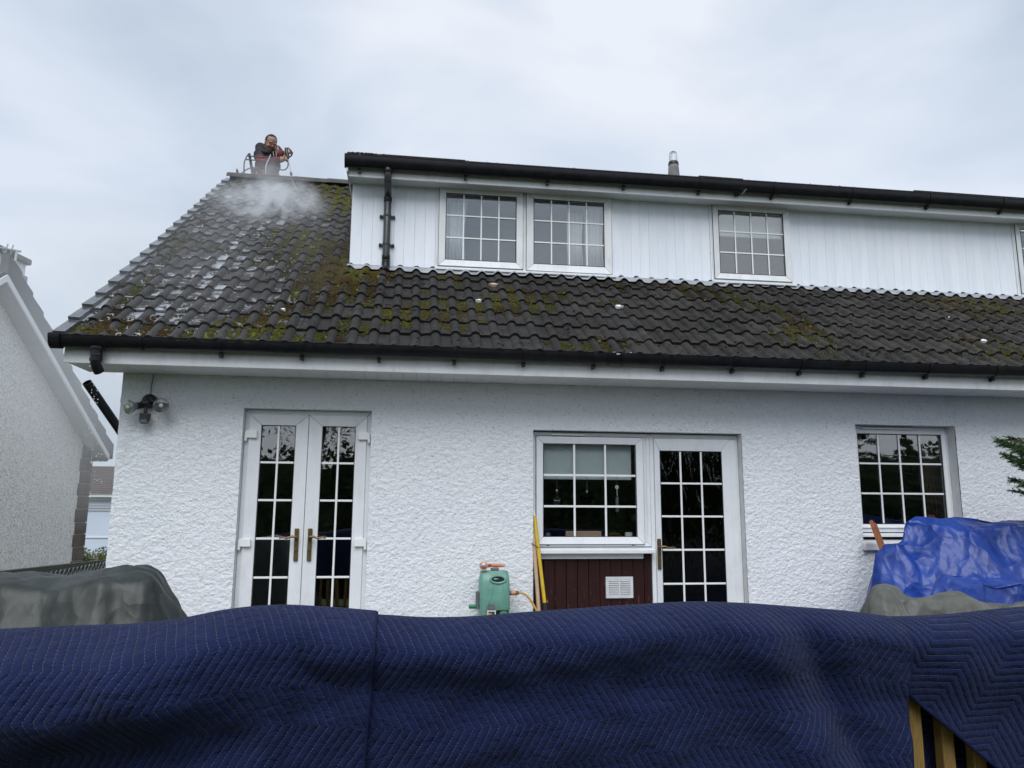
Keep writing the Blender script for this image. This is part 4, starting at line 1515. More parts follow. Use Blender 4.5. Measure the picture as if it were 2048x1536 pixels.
def front(x, z, out=.0):
    t_ = (z - HZ0) / (HZ1 - HZ0)
    d_ = .085 * (0.85 + .35 * math.sin(math.pi * max(0, min(1, t_)))) - .03 * max(0, t_ - .85) / .15
    w_ = hw * (0.93 + .09 * math.sin(math.pi * min(1, max(0, t_) * 1.05)))
    q = min(.999, abs(x - HX) / w_)
    a = math.acos(q ** (1 / .32))
    return HY - d_ * math.sin(a) ** .32 - out
def on(px, py):
    for _ in range(3):
        p = atY(px, py, HY - .1)
        p = atY(px, py, front(p.x, p.z))
    return p
def oval(cx_, cz_, rx, rz, out):
    return [(cx_ + rx * math.cos(t_), front(cx_ + rx * math.cos(t_), cz_ + rz * math.sin(t_), out), cz_ + rz * math.sin(t_)) for t_ in np.linspace(0, 2 * math.pi, 25)]
e0 = on(996, 1159)
g = MB()
g.tube(oval(e0.x, e0.z, .058, .026, .004), .008, 8, caps=False)
g.build('grip_rim', M['green_plastic'], body, smooth=True)
g = MB()
ov_ = oval(e0.x, e0.z, .055, .022, .003)[:-1]
g.add(ov_, [tuple(range(len(ov_)))])
g.add([(x, y + .02, z) for x, y, z in ov_], [tuple(range(len(ov_)))])
g.build('grip_shade', M['dark'], body)  # near-black ovals in place of a hole, its shade put in as colour
s0 = on(1003, 1225)
g = MB()
pts_ = []
for t_ in np.linspace(0, 2 * math.pi, 24, endpoint=False):
    ca, sa = math.cos(t_), math.sin(t_)
    x_ = s0.x + .052 * math.copysign(abs(ca) ** .4, ca); z_ = s0.z + .020 * math.copysign(abs(sa) ** .4, sa)
    pts_.append((x_, front(x_, z_, .002), z_))
g.add(pts_, [tuple(range(24))])
g.build('slot_shade', M['dark'], body)  # flat near-black patch on the casing, the slot's inner shade as colour
g = MB()
g.tube(pts_ + [pts_[0]], .004, 6, caps=False)
g.build('slot_rim', M['green_dark'], body, smooth=True)
for pts2 in ([(973, 1142), (986, 1152), (996, 1150)], [(1012, 1142), (1003, 1150)], [(986, 1163), (985, 1185), (978, 1207), (968, 1222)], [(1006, 1163), (1008, 1185), (1013, 1205), (1020, 1218)], [(996, 1167), (996, 1215)]):
    g = MB()
    g.tube([on(*p) for p in pts2], .0035 if pts2[0] != (996, 1167) else .0018, 6)
    g.build('moulded_rib', M['green_plastic'], body, smooth=True)
g = MB()
lx = HX - hw
g.box(lx - .028, lx - .006, HY - .05, HY - .01, HZ0 + .10, HZ0 + .235)
g.build('crank', M['grey_plastic'], hr, bevel=0.005)
g = MB()
g.lathe((lx - .015, HY - .035, HZ0 + .12), (-1, -.1, .02), [(.013, 0), (.016, .01), (.016, .06), (.012, .066)], 12)
g.build('crank_handle', M['green_dark'], hr, smooth=True)
q0 = on(983, 1212)
g = MB()
g.lathe(q0, (0, -1, 0), [(.022, 0), (.022, .02), (.016, .024)], 16)
g.box(q0.x - .025, q0.x + .02, q0.y - .026, q0.y + .004, q0.z - .035, q0.z - .005)
g.build('guide', M['grey_plastic'], hr, bevel=0.003)
g = MB()
g.ring(q0.x - .034, q0.x + .03, q0.z - .075, q0.z - .03, .008, q0.y - .03, q0.y - .004, 0)
g.build('guide_frame', M['alu'], hr)
c1 = on(1020, 1187)
g = MB()
cx1 = HX + hw - .004
g.lathe((cx1, HY - .04, c1.z), (1, 0, 0), [(.016, 0), (.019, .004), (.019, .018)], 14)
g.lathe((cx1 + .052, HY - .04, c1.z), (1, 0, 0), [(.014, 0), (.018, .004), (.014, .026)], 14)
g.build('hose_collar', M['grey_plastic'], hr, smooth=True)
g = MB()
g.lathe((cx1 + .018, HY - .04, c1.z), (1, 0, 0), [(.017, 0), (.018, .002), (.018, .034), (.016, .035)], 14)
g.build('hose_connector', M['orange'], hr, smooth=True)
g = MB()
hp = [(cx1 + .07, HY - .04, c1.z), (cx1 + .10, HY - .045, c1.z - .001), (cx1 + .14, HY - .06, c1.z - .022), (cx1 + .18, HY - .08, c1.z - .075), (cx1 + .215, HY - .10, c1.z - .15), (cx1 + .23, HY - .12, c1.z - .25), (cx1 + .22, HY - .15, .12)]
def spline(p, n=6):
    p = [Vector(q) for q in p]
    out = []
    for i in range(len(p) - 1):
        a, b, c, d = p[max(i - 1, 0)], p[i], p[i + 1], p[min(i + 2, len(p) - 1)]
        for k in range(n):
            t = k / n
            out.append(0.5 * ((2 * b) + (c - a) * t + (2 * a - 5 * b + 4 * c - d) * t * t + (3 * b - a - 3 * c + d) * t ** 3))
    out.append(p[-1])
    return out
g.tube(spline(hp), .0085, 10)
g.build('feed_hose', M['hose'], hr, smooth=True)
g = MB()
g.tube(spline([(q0.x + .0, q0.y - .01, q0.z - .055), (q0.x - .03, q0.y - .04, q0.z - .062), (q0.x - .065, q0.y - .07, q0.z - .09), (q0.x - .1, q0.y - .08, q0.z - .16), (q0.x - .11, q0.y - .08, .1)]), .009, 10)
g.build('reel_hose', M['hose'], hr, smooth=True)
g = MB()
tz = HZ1 + .002
g.box(HX - .025, HX + .035, HY - .03, HY + .03, HZ1 - .006, HZ1 + .022)
g.build('gun_clip', M['grey_plastic'], hr, bevel=0.004)
g = MB()
g.box(HX - .05, HX + .05, HY + .05, -.004, HZ0 + .1, HZ1 - .05)
g.build('wall_bracket', M['grey_plastic'], hr)
# spray gun resting on the reel
sg = thing('spray_gun', 'orange hose spray gun lying on top of the green hose reel', 'spray gun')
gz = HZ1 + .036
gx = atY(968, 1134, HY - .05).x
g = MB()
g.lathe((gx + .004, HY - .01, gz), (-.15, -1, .1), [(.018, 0), (.028, .03), (.033, .045), (.033, .055), (.029, .057)], 18)
g.build('rose', M['orange'], sg, smooth=True)
g = MB()
g.lathe((gx + .004 - .0084, HY - .01 - .0555, gz + .0056), (-.15, -1, .1), [(.024, 0), (.022, .003), (.006, .006)], 16)
g.build('rose_face', M['steel'], sg, smooth=True)
g = MB()
g.tube([(gx + .012, HY - .02, gz), (gx + .06, HY - .015, gz + .006), (gx + .10, HY - .012, gz + .004), (gx + .145, HY - .01, gz + .002)], [.015, .0125, .014, .012], 12)
g.tube([(gx + .145, HY - .01, gz + .002), (gx + .168, HY - .01, gz)], .008, 10)
g.build('barrel', M['orange'], sg, smooth=True)
g = MB()
g.tube([(gx + .03, HY - .03, gz + .012), (gx + .055, HY - .03, gz + .014)], .007, 8)
g.build('trigger', M['red'], sg, smooth=True)

# two poles standing in the corner of the opening
def pole(name, label, cat, top, bot, r, mat):
    g = MB()
    g.tube([bot, Vector(bot).lerp(Vector(top), .5), top], r, 14)
    return tag(g.build(name, M[mat], None, smooth=True, angle=60), label, cat)
yt, yb_ = atY(1069, 1032, .02), atY(1090, 1212, -.12)
d_ = (yb_ - yt).normalized()
t1 = (yt.z - .06) / -d_.z
yp = pole('broom_handle', 'bright yellow broom pole leaning against the maroon boards', 'pole', yt, yt + d_ * t1, .0145, 'yellow')
g = MB()
g.tube([yt, yt - d_ * .05], [.010, .009], 12)
g.build('pole_tip', M['white'], yp, smooth=True)
g = MB()
pp = yt + d_ * (yt - atY(1087, 1206, -.115)).length
g.tube([pp, pp + d_ * .16], .0165, 14)
g.build('pole_sleeve', M['black'], yp, smooth=True)
wt_, wb_ = atY(1067, 1068, .012), atY(1078, 1225, -.09)
d2 = (wb_ - wt_).normalized()
wpole = pole('wooden_pole', 'bare wooden pole standing left of the yellow broom pole', 'pole', wt_, wt_ + d2 * ((wt_.z - .06) / -d2.z), .0155, 'pine')
g = MB()
c_ = atY(1071, 1092, -.02)
g.tube(spline([c_ + Vector((-.03, .02, .02)), c_ + Vector((0, -.03, 0)), c_ + Vector((.025, -.02, -.02)), c_ + Vector((.02, -.03, -.05))]), .003, 5)
tag(g.build('black_tie', M['black'], None), 'black cord tied round the two poles', 'cord')

# brown timber sticking up behind the blue sheet
g = MB()
a = atY(1746, 1046, -.12); b = atY(1770, 1110, -.40)
dd = (b - a).normalized()
g.beam(a, a + dd * 1.3, .075, .03, up=(0.3, -1, 0))
tag(g.build('timber', M['brownboard'], None, bevel=0.004), 'reddish brown board end sticking up beside the right window', 'board')

# --- behind the glass
def curtain(x0, x1, z0, z1, y, label):
    n, m = 60, 3
    u = np.linspace(0, 1, n)
    V = []
    for j, z in enumerate(np.linspace(z0, z1, m)):
        w_ = 1 - .12 * math.sin(math.pi * (1 - j / (m - 1)) * .9)
        V.append(np.stack([x0 + (x1 - x0) * u * w_, y + .018 * np.sin(u * 38 + .5 * j) + .01 * np.sin(u * 17), np.full(n, z)], -1))
    V = np.stack(V, 1).reshape(-1, 3)
    o = link('curtain', np_mesh('curtain', V, grid_faces(n, m), M['curtain'], True))
    so = o.modifiers.new('solid', 'SOLIDIFY'); so.thickness = .002
    return tag(o, label, 'curtain', 'white curtains')
curtain(.29, .52, 3.79, 4.46, YD + .082, 'white curtain at the left side of the wide dormer window')
curtain(1.55, 1.72, 3.79, 4.42, YD + .090, 'narrow gathered white curtain fold in the right sash of the wide dormer window')
curtain(1.735, 1.94, 3.79, 4.47, YD + .082, 'white curtain at the right side of the wide dormer window')
def blind(x0, x1, z0, z1, y, label):
    b_ = thing('roller_blind', label, 'blind')
    g = MB(); g.box(x0, x1, y, y + .004, z0 + .02, z1); g.build('blind_cloth', M['blind'], b_)
    g = MB(); g.box(x0, x1, y - .006, y + .012, z0, z0 + .022); g.build('bottom_bar', M['blind'], b_, bevel=.004)
    g = MB(); g.lathe((x0, y + .02, z1 + .01), (1, 0, 0), [(.018, 0), (.018, x1 - x0)], 12); g.build('roller', M['white'], b_)
blind(3.12, 3.86, 4.245, 4.53, YD + .06, 'half drawn pale roller blind in the narrow dormer window')
blind(1.08, 1.885, 1.655, 1.975, YK + .06, 'half drawn pale roller blind in the kitchen window')

def orn(name, label, fn):
    t_ = thing(name, label, 'ornament')
    fn(t_)
YO = YK + .045
def hang_house(t_):
    c = atY(1114, 1000, YO)
    g = MB()
    s_ = .0022
    for seg in ([(-.03, .0), (0, .03), (.03, 0)], [(-.022, .005), (-.022, -.04), (.022, -.04), (.022, .005)], [(-.008, -.04), (-.008, -.012), (.008, -.012), (.008, -.04)], [(-.022, -.005), (.022, -.005)]):
        g.tube([(c.x + a, c.y, c.z + b) for a, b in seg], s_, 5)
    g.build('house_outline', M['steel'], t_)
    g = MB(); g.tube([(c.x, c.y, c.z + .03), (c.x, c.y, c.z + .20)], .0012, 5); g.build('string', M['steel'], t_)
    g = MB(); g.ball((c.x, c.y, c.z + .075), .012, 5, (1, .4, 1.2)); g.build('charm', M['steel'], t_)
orn('hanging_house', 'wire house charm hanging at the left of the kitchen window', hang_house)
def hang_glass(t_):
    c = atY(1174, 982, YO)
    g = MB(); g.box(c.x - .02, c.x + .02, c.y - .004, c.y + .004, c.z - .025, c.z + .02); g.build('charm', M['glass'], t_)
    g = MB(); g.ball((c.x, c.y, c.z - .005), .011, 5, (.8, .4, 1.2)); g.build('bead', M['alu'], t_)
    g = MB(); g.tube([(c.x, c.y, c.z + .02), (c.x, c.y, c.z + .14)], .0014, 5); g.build('string', M['steel'], t_)
orn('hanging_lantern', 'small square glass charm hanging in the middle of the kitchen window', hang_glass)
def hang_key(t_):
    c = atY(1234, 985, YO)
    g = MB(); g.tube([(c.x, c.y, c.z + .035), (c.x + .002, c.y, c.z - .03)], .004, 6); g.build('shaft', M['alu'], t_)
    g = MB(); g.lathe((c.x, c.y - .003, c.z + .045), (0, 1, 0), [(.017, 0), (.017, .006)], 14); g.build('head', M['alu'], t_)
    g = MB(); g.box(c.x - .012, c.x + .012, c.y - .002, c.y + .002, c.z - .16, c.z - .035); g.build('strip', M['steel'], t_)
    g = MB(); g.tube([(c.x, c.y, c.z + .06), (c.x, c.y, c.z + .15)], .0012, 5); g.build('string', M['steel'], t_)
orn('hanging_key', 'long key shaped charm hanging at the right of the kitchen window', hang_key)
g = MB()
c = atY(1167, 1065, YK + .11)
g.box(c.x - .155, c.x + .155, YK + .10, YK + .115, 1.13, c.z + .012)
tag(g.build('chopping_board', M['pine'], None, bevel=.012), 'wooden chopping board propped on the inside sill of the kitchen window', 'board')
g = MB()
c = atY(1258, 1066, YK + .1)
g.lathe((c.x, YK + .11, 1.13), (0, 0, 1), [(.026, 0), (.032, .02), (.032, .085), (.03, .087)], 16)
tag(g.build('jar', M['white'], None, smooth=True), 'small white jar on the kitchen window sill right of the board', 'jar')
g = MB()
c = atY(1096, 1066, YK + .1)
g.lathe((c.x, YK + .11, 1.13), (0, 0, 1), [(.02, 0), (.026, .03), (.022, .075), (.012, .085)], 14)
tag(g.build('cup', M['grey_plastic'], None, smooth=True), 'small dark cup in the left corner of the kitchen window sill', 'cup')
g = MB()
g.box(1.05, 1.95, YK + .075, .29, 1.10, 1.129)
g.build('window_board', M['white'], kw)
# model house on the right hand sill
mh = thing('model_house', 'tiny white model house with red roof behind the right window', 'ornament')
c = atY(1862, 1036, YR + .08)
hz = 1.24
g = MB(); g.box(c.x - .03, c.x + .035, YR + .065, YR + .11, hz, c.z); g.build('walls', M['white'], mh)
g = MB(); g.hexa([(c.x - .034, YR + .055, c.z), (c.x + .04, YR + .055, c.z), (c.x + .04, YR + .12, c.z), (c.x - .034, YR + .12, c.z), (c.x - .03, YR + .082, c.z + .028), (c.x + .028, YR + .082, c.z + .028), (c.x + .028, YR + .093, c.z + .028), (c.x - .03, YR + .093, c.z + .028)])
mr_ = simple('red_clay', (.22, .06, .05), .7)
g.build('roof', mr_, mh)
for k in (0, 1):
    g = MB(); g.box(c.x - .008 + k * .02, c.x + .002 + k * .02, YR + .062, YR + .066, c.z - .03, c.z - .008); g.build('window', M['dark'], mh)
g = MB(); g.box(3.9, 4.83, YR + .055, .29, 1.222, 1.239); g.build('window_board', M['white'], rw)
curt = simple('brown_curtain', (.10, .075, .06), .9)
o = curtain(4.70, 4.82, 1.25, 2.1, YR + .14, 'dark brown curtain edge at the right of the right window')
o.data.materials[0] = curt

# ================================================================== SHEETS AND BLANKETS
def tarp(name, P, mat, label, seed, amp=.016, amp2=.006):
    nx, ny = P.shape[:2]
    du, dv = np.gradient(P, axis=0), np.gradient(P, axis=1)
    N = np.cross(du, dv)
    N /= np.linalg.norm(N, axis=2, keepdims=True) + 1e-9
    if N[..., 2].mean() < 0:
        N = -N
    U, W_ = np.meshgrid(np.arange(nx) * .011, np.arange(ny) * .011, indexing='ij')
    w1, w2 = sample(field(seed, 128, 2), U / .09, W_ / .09), sample(field(seed + 1, 128, 2), U / .05, W_ / .05)
    r1 = np.abs(sample(field(seed + 2, 256, 2), (U + .05 * w1) / .055, (W_ + .05 * w2) / .040))
    r2 = np.abs(sample(field(seed + 3, 256, 2), (U * .8 + W_ * .6 + .03 * w2) / .022, (W_ * .8 - U * .6) / .034))
    rr_ = random.Random(seed)
    lin = np.zeros_like(U)
    for k in range(7):                   # long straight creases from having been folded and pulled
        a_, per = rr_.uniform(0, 3.14), rr_.uniform(.22, .5)
        q_ = (U * math.cos(a_) + W_ * math.sin(a_) + .035 * w1 + rr_.uniform(0, 1)) / per
        lin += (np.abs((q_ % 1) - .5) * 2) * per * rr_.choice((-1, 1)) * .055
    disp = lin + amp * (1 - np.minimum(r1, 1.3)) + amp2 * (1 - np.minimum(r2, 1.2)) + .004 * w1
    P = P + N * (disp + amp * .5)[..., None]
    me = np_mesh(name, P.reshape(-1, 3), grid_faces(nx, ny), mat, True)
    o = link(name, me)
    m = o.modifiers.new('solid', 'SOLIDIFY'); m.thickness = .002
    return tag(o, label, 'tarpaulin')
def bx(x0, x1, y0, y1, z1, rot=0, rad=.03):
    return (((x0 + x1) / 2, (y0 + y1) / 2, z1 / 2), ((x1 - x0) / 2, (y1 - y0) / 2, z1 / 2), rot, rad)
def crate(name, b, label):
    """plain box of stored goods that holds a sheet up, hidden under it"""
    g = MB()
    (c, h, r, q) = b
    g.box(-h[0] + .08, h[0] - .08, -h[1] + .08, h[1] - .08, -h[2] + .052, h[2] - .09)
    o = g.build(name, M['brown_tile'], None)
    o.location = c
    o.rotation_euler = (0, 0, r)
    return tag(o, label, 'box', 'goods stored under the sheets')
def taut(pts_):
    """upper hull of the points that hold a pulled sheet up: flat facets with straight ridges"""
    P_ = np.array([tuple(p) for p in pts_])
    n = len(P_)
    pl = []
    for i in range(n):
        for j in range(i + 1, n):
            for k in range(j + 1, n):
                N = np.cross(P_[j] - P_[i], P_[k] - P_[i])
                if abs(N[2]) < 1e-6:
                    continue
                a_, b_ = -N[0] / N[2], -N[1] / N[2]
                c_ = P_[i][2] - a_ * P_[i][0] - b_ * P_[i][1]
                if (P_[:, 2] - (a_ * P_[:, 0] + b_ * P_[:, 1] + c_)).max() < 1e-6:
                    pl.append((a_, b_, c_))
    pl = np.array(pl)
    return lambda x, y: np.min(pl[:, 0, None] * x.ravel()[None] + pl[:, 1, None] * y.ravel()[None] + pl[:, 2, None], axis=0).reshape(x.shape)
def sheet(hulls, x0, x1, y0, y1, step=.011, sag=.03, seed=0):
    """drape: the highest of the taut hulls, softened along the ridges and sagging a little in between"""
    X, Y = np.meshgrid(np.arange(x0, x1, step), np.arange(y0, y1, step), indexing='ij')
    hs = [h_(X, Y) for h_ in hulls]
    Z = hs[0]
    for h_ in hs[1:]:
        Z = np.maximum(Z, h_)
    k = np.exp(-np.linspace(-1.6, 1.6, 5) ** 2); k /= k.sum()
    for _ in range(2):
        Zp = np.pad(Z, 2, 'edge')
        Z = sum(k[i] * Zp[i:i + Z.shape[0], 2:-2] for i in range(5))
        Zp = np.pad(Z, 2, 'edge')
        Z = sum(k[i] * Zp[2:-2, i:i + Z.shape[1]] for i in range(5))
    Z = Z - sag * np.abs(sample(field(seed, 128, 2), X / .16, Y / .16)) * np.clip(Z / .8, 0, 1)
    return np.stack([X, Y, np.maximum(Z, .055 + .006 * sample(field(seed, 128, 2), X / .05, Y / .05))], -1)
def G(x, y):
    return Vector((x, y, .03))
A_ = atY
blue1 = taut([A_(1800, 1036, -.50), A_(1838, 1026, -.45), A_(1905, 1022, -.45), A_(2048, 1028, -.5), A_(2300, 1050, -.5), A_(1938, 1048, -.80), A_(2048, 1046, -.85), A_(2300, 1060, -.85),
              G(3.50, -.3), G(3.52, -1.0), G(5.9, -1.55), G(3.75, -1.45), G(5.9, -.1), G(3.8, -.12)])
blue2 = taut([A_(1756, 1070, -.48), A_(1740, 1092, -.6), A_(1795, 1080, -.7), A_(1724, 1175, -.62), G(3.28, -.45), G(3.28, -.8), G(4.4, -.5), G(4.2, -1.1), G(3.6, -1.1), G(3.7, -.25), A_(1830, 1075, -.5)])
blue3 = taut([A_(1872, 1132, -1.32), A_(1960, 1136, -1.30), A_(2048, 1144, -1.30), A_(2300, 1150, -1.3), A_(1845, 1190, -1.42), A_(1900, 1150, -1.48), A_(2048, 1160, -1.5), A_(2300, 1165, -1.5), G(3.35, -1.5), G(3.4, -1.2), G(5.9, -1.72), G(3.4, -1.72), G(5.9, -.6), G(3.6, -.6)])
PB = sheet([blue1, blue2, blue3], 3.2, 5.6, -1.85, -.06, sag=.022, seed=61)
tarp('blue_tarpaulin', PB, M['tarp_blue'], 'shiny blue tarpaulin heaped over goods below the right window', 60, .008, .006)
grey1 = taut([A_(1742, 1170, -2.2), A_(1775, 1165, -2.15), A_(1808, 1169, -2.2), A_(1770, 1185, -2.45), A_(1703, 1230, -2.2), G(2.2, -2.0), G(2.2, -2.5), G(2.9, -2.7), G(3.0, -1.8), G(2.5, -1.85), G(2.4, -2.7)])
grey2 = taut([A_(1800, 1178, -2.2), A_(1872, 1187, -2.2), A_(2048, 1203, -2.2), A_(2300, 1210, -2.2), A_(1815, 1195, -2.42), A_(2048, 1216, -2.45), A_(2300, 1225, -2.45), G(2.5, -1.85), G(4.5, -1.85), G(2.5, -2.72), G(4.5, -2.72)])
PG = sheet([grey1, grey2], 2.1, 4.3, -2.85, -1.75, sag=.014, seed=71)
tarp('grey_tarpaulin', PG, M['tarp_grey'], 'weathered grey tarpaulin in front of the blue one at right', 70, .005, .006)
green1 = taut([A_(290, 1131, -1.9), A_(312, 1137, -1.95), A_(215, 1147, -1.85), A_(140, 1152, -1.85), A_(0, 1177, -1.85), A_(-260, 1190, -1.85), A_(300, 1150, -2.25), A_(150, 1178, -2.3), A_(-260, 1215, -2.3), A_(386, 1242, -2.05),
               G(-.88, -1.9), G(-.88, -2.35), G(-1.1, -2.65), G(-2.9, -2.65), G(-2.9, -1.45), G(-1.1, -1.45)])
PL = sheet([green1], -2.8, -.8, -2.75, -1.35, sag=.020, seed=81)
tarp('green_tarpaulin', PL, M['tarp_green'], 'dark grey green tarpaulin over goods at the lower left', 80, .003, .006)
blue_boxes = [bx(4.1, 5.4, -.8, -.5, 1.05), None, bx(3.85, 5.4, -1.4, -1.05, .8)]
grey_boxes = [None, bx(2.75, 4.1, -2.4, -2.1, .7)]
green_boxes = [None, bx(-2.5, -1.35, -2.25, -1.85, .8)]
for b_, l_ in ((blue_boxes[0], 'tall box hidden under the blue sheet'), (blue_boxes[2], 'low box hidden under the front of the blue sheet'), (grey_boxes[1], 'long box hidden under the grey sheet at right'), (green_boxes[1], 'long box hidden under the sheet at lower left')):
    crate('storage_box', b_, l_)

# timber railing hung with moving blankets
RYL = -3.95
rail = thing('railing', 'treated pine railing with square spindles showing beneath the blankets at lower right', 'railing')
g = MB()
g.beam((-1.75, RYL, 1.045), (2.9, RYL + .02, 1.045), .09, .035)
g.build('top_rail', M['spindle'], rail, bevel=.004)
g = MB()
g.beam((-1.75, RYL, .14), (2.9, RYL + .02, .14), .06, .045)
g.build('bottom_rail', M['spindle'], rail, bevel=.004)
sp = MB()
sp.box(-.019, .019, -.019, .019, .165, 1.026)
sp = sp.mesh('spindle', M['spindle'])
xsp = [atY(px, 1450, RYL).x for px in (1824, 1884, 1946)]
step = (xsp[2] - xsp[0]) / 2
x = xsp[0] - step * int((xsp[0] + 1.7) / step)
while x < 2.85:
    o = link('spindle', sp, rail, bevel=.003)
    o.location = (x, RYL, 0)
    o.rotation_euler = (0, 0, random.uniform(-.05, .05))
    x += step
for x in (-1.8, .55, 2.95):
    g = MB(); g.box(x - .045, x + .045, RYL - .045 + .01 * (x > 1), RYL + .045, 0, 1.026); g.build('post', M['spindle'], rail, bevel=.004)

def top_curve(pts_):
    q = [atY(px, py, RYL - .03) for px, py in pts_]
    return np.array([a.x for a in q]), np.array([a.z for a in q])
def smooth_interp(x, xp, fp):
    n = len(xp)
    i = np.clip(np.searchsorted(xp, x) - 1, 0, n - 2)
    t = (x - xp[i]) / (xp[i + 1] - xp[i])
    m = np.gradient(fp, xp)
    h = xp[i + 1] - xp[i]
    t = np.clip(t, -.5, 1.5)
    return (2 * t ** 3 - 3 * t ** 2 + 1) * fp[i] + (t ** 3 - 2 * t ** 2 + t) * h * m[i] + (-2 * t ** 3 + 3 * t ** 2) * fp[i + 1] + (t ** 3 - t ** 2) * h * m[i + 1]
def blanket(name, label, X0, X1, prof, bulge, tend, uvrot=0.0, lay=0.0, back=.5, hemv=True, skew=None):
    """quilt folded over the rail: back drop, rounded top, front drop whose swell is given by bulge(X, t)"""
    xp, zp = top_curve(prof)
    nu = int((X1 - X0) / .009)
    u = np.linspace(0, 1, nu)
    rad_ = .062 + lay
    arc = math.pi * rad_
    ts = np.concatenate([np.linspace(-back - arc, -arc, 24)[:-1], np.linspace(-arc, 0, 18)[:-1], np.linspace(0, 1, 110)])
    V, UV = [], []
    for i, uu in enumerate(u):
        Xb = X0 + (X1 - X0) * uu
        zt = float(smooth_interp(np.array([Xb]), xp, zp)[0])
        te = tend(Xb)
        tt = np.where(np.arange(len(ts)) >= 24 - 1 + 18 - 1, ts * te, ts)
        yf = RYL - rad_
        X = np.full(len(tt), Xb)
        if skew:
            X = X + np.where(tt > -.03, skew(Xb, np.maximum(tt, 0)), 0)
        fr_ = tt >= 0
        tp = (tt < 0) & (tt >= -arc)
        Y = np.empty_like(tt); Z = np.empty_like(tt)
        th = (tt[tp] + arc) / rad_                        # 0 back .. pi front
        Y[tp] = RYL + rad_ * np.cos(th); Z[tp] = zt - rad_ + rad_ * np.sin(th) * 1.0
        bk = tt < -arc
        Y[bk] = RYL + rad_ + .02 * np.sin(Xb * 9 + 1) * (-arc - tt[bk]); Z[bk] = zt - rad_ - (-arc - tt[bk])
        Y[fr_] = yf; Z[fr_] = zt - rad_ - tt[fr_]
        b_ = bulge(X, np.maximum(tt + arc * .5, 0))
        w_ = np.clip((tt + arc * .55) / (arc * .55), 0, 1)
        w_ = w_ * w_ * (3 - 2 * w_)
        Y -= b_ * w_
        V.append(np.stack([X, Y, Z], -1))
        L = tt * 1.0
        cu, su = math.cos(uvrot), math.sin(uvrot)
        UV.append(np.stack([Xb * cu - L * su + 5, Xb * su + L * cu + 5], -1))
    m = len(ts)
    V = np.array(V)
    me = np_mesh(name, V.reshape(-1, 3), grid_faces(nu, m), M['quilt'], True, uv=np.array(UV).reshape(-1, 2))
    o = link(name, me)
    md = o.modifiers.new('solid', 'SOLIDIFY'); md.thickness = .006; md.offset = -1
    for edge in (V[0], V[-1], V[:, -1]):
        g = MB()
        e_ = edge[::2] if len(edge) > 60 else edge
        # flat binding tape sewn round the edge
        g.tube([tuple(p + np.array([0, -.002, 0])) for p in e_], .0055, 6)
        g.build('hem', M['binding'], o, smooth=True)
    return tag(o, label, 'blanket', 'moving blankets on the railing')
wr = field(41, 256, 3)
wr2 = field(42, 256, 2)
def gs(c, w, a):
    return np.exp(-((a - c) / w) ** 2)
def sig(a):
    return 1 / (1 + np.exp(-a))
def bulge_left(X, t):
    k = sig((-.42 - X + .25 * (t - .1)) / .07)                      # the deep swell over the left two thirds
    tc = .17 + .06 * np.clip((-.5 - X), -.3, 1.2)
    b = .14 * k * np.exp(-(np.abs(t - tc) / .125) ** 2.6)
    b += .03 * (1 - k) * gs(.10, .13, t)
    b += .035 * gs(-.62 + .55 * (t - .2), .06, X) * gs(.15, .12, t)
    b += .06 * sig((t - .42) / .03) * k                             # it comes forward again below the hollow
    b += .020 * gs(-.25 - .2 * t, .05, X) * sig((t - .05) / .05)
    b += .009 * sample(wr, X / .05 + 9, t / .03) + .0045 * sample(wr2, X / .018, t / .012)
    return b + .006
def bulge_mid(X, t):
    b = .060 * np.exp(-(np.abs(t - .105) / .085) ** 2.4) * (1 - .35 * sig((X - .7) / .1))
    b += .018 * gs(.34, .06, t) * gs(.35, .35, X)
    b += .040 * gs(.93 + .42 * t, .095, X) * sig((t - .02) / .05)      # long fold running down to the right
    b -= .040 * gs(1.09 + .42 * t, .065, X) * sig((t - .04) / .05)
    b += .020 * gs(.05 + .1 * t, .10, X) * sig((t - .15) / .08)
    b += .016 * sig((t - .30) / .05)
    b += .009 * sample(wr, X / .06 + 30, t / .028 + 11) + .0045 * sample(wr2, X / .018 + 50, t / .012)
    return b + .003
def bulge_right(X, t):
    b = .05 * np.exp(-(np.abs(t - .12) / .14) ** 2.2)
    b += .03 * gs(1.75 + .3 * t, .08, X) + .02 * sig((t - .2) / .06)
    b += .005 * sample(wr, X / .06 + 70, t / .05 + 5) + .003 * sample(wr2, X / .022 + 90, t / .02)
    return b
def over(a, b, w):      # cloth a lies on top of cloth b where w is 1
    return a + (np.maximum(a, b + .016) - a) * w
blanket('moving_blanket', 'navy quilted moving blanket on the railing, leftmost and overlapping the middle one', -1.68, -.075,
        [(-500, 1290), (-300, 1280), (0, 1266), (150, 1259), (250, 1256), (350, 1245), (450, 1226), (550, 1217), (650, 1221), (765, 1230), (900, 1240)],
        lambda X, t: over(bulge_left(X, t) + .012, bulge_mid(X, t), sig((X + .32) / .03)), lambda X: .80, lay=.010, skew=lambda X, t: -.06 * t * sig((X + .4) / .1))
blanket('moving_blanket', 'navy quilted moving blanket on the railing, widest, in the middle', -.17, 1.428,
        [(600, 1236), (760, 1237), (850, 1242), (950, 1240), (1050, 1232), (1150, 1225), (1250, 1218), (1400, 1210), (1500, 1213), (1600, 1220), (1700, 1228), (1810, 1241), (1900, 1246)],
        bulge_mid, lambda X: .80, lay=.005, skew=lambda X, t: -.02 * t - .05 * t * sig((X - 1.2) / .08))
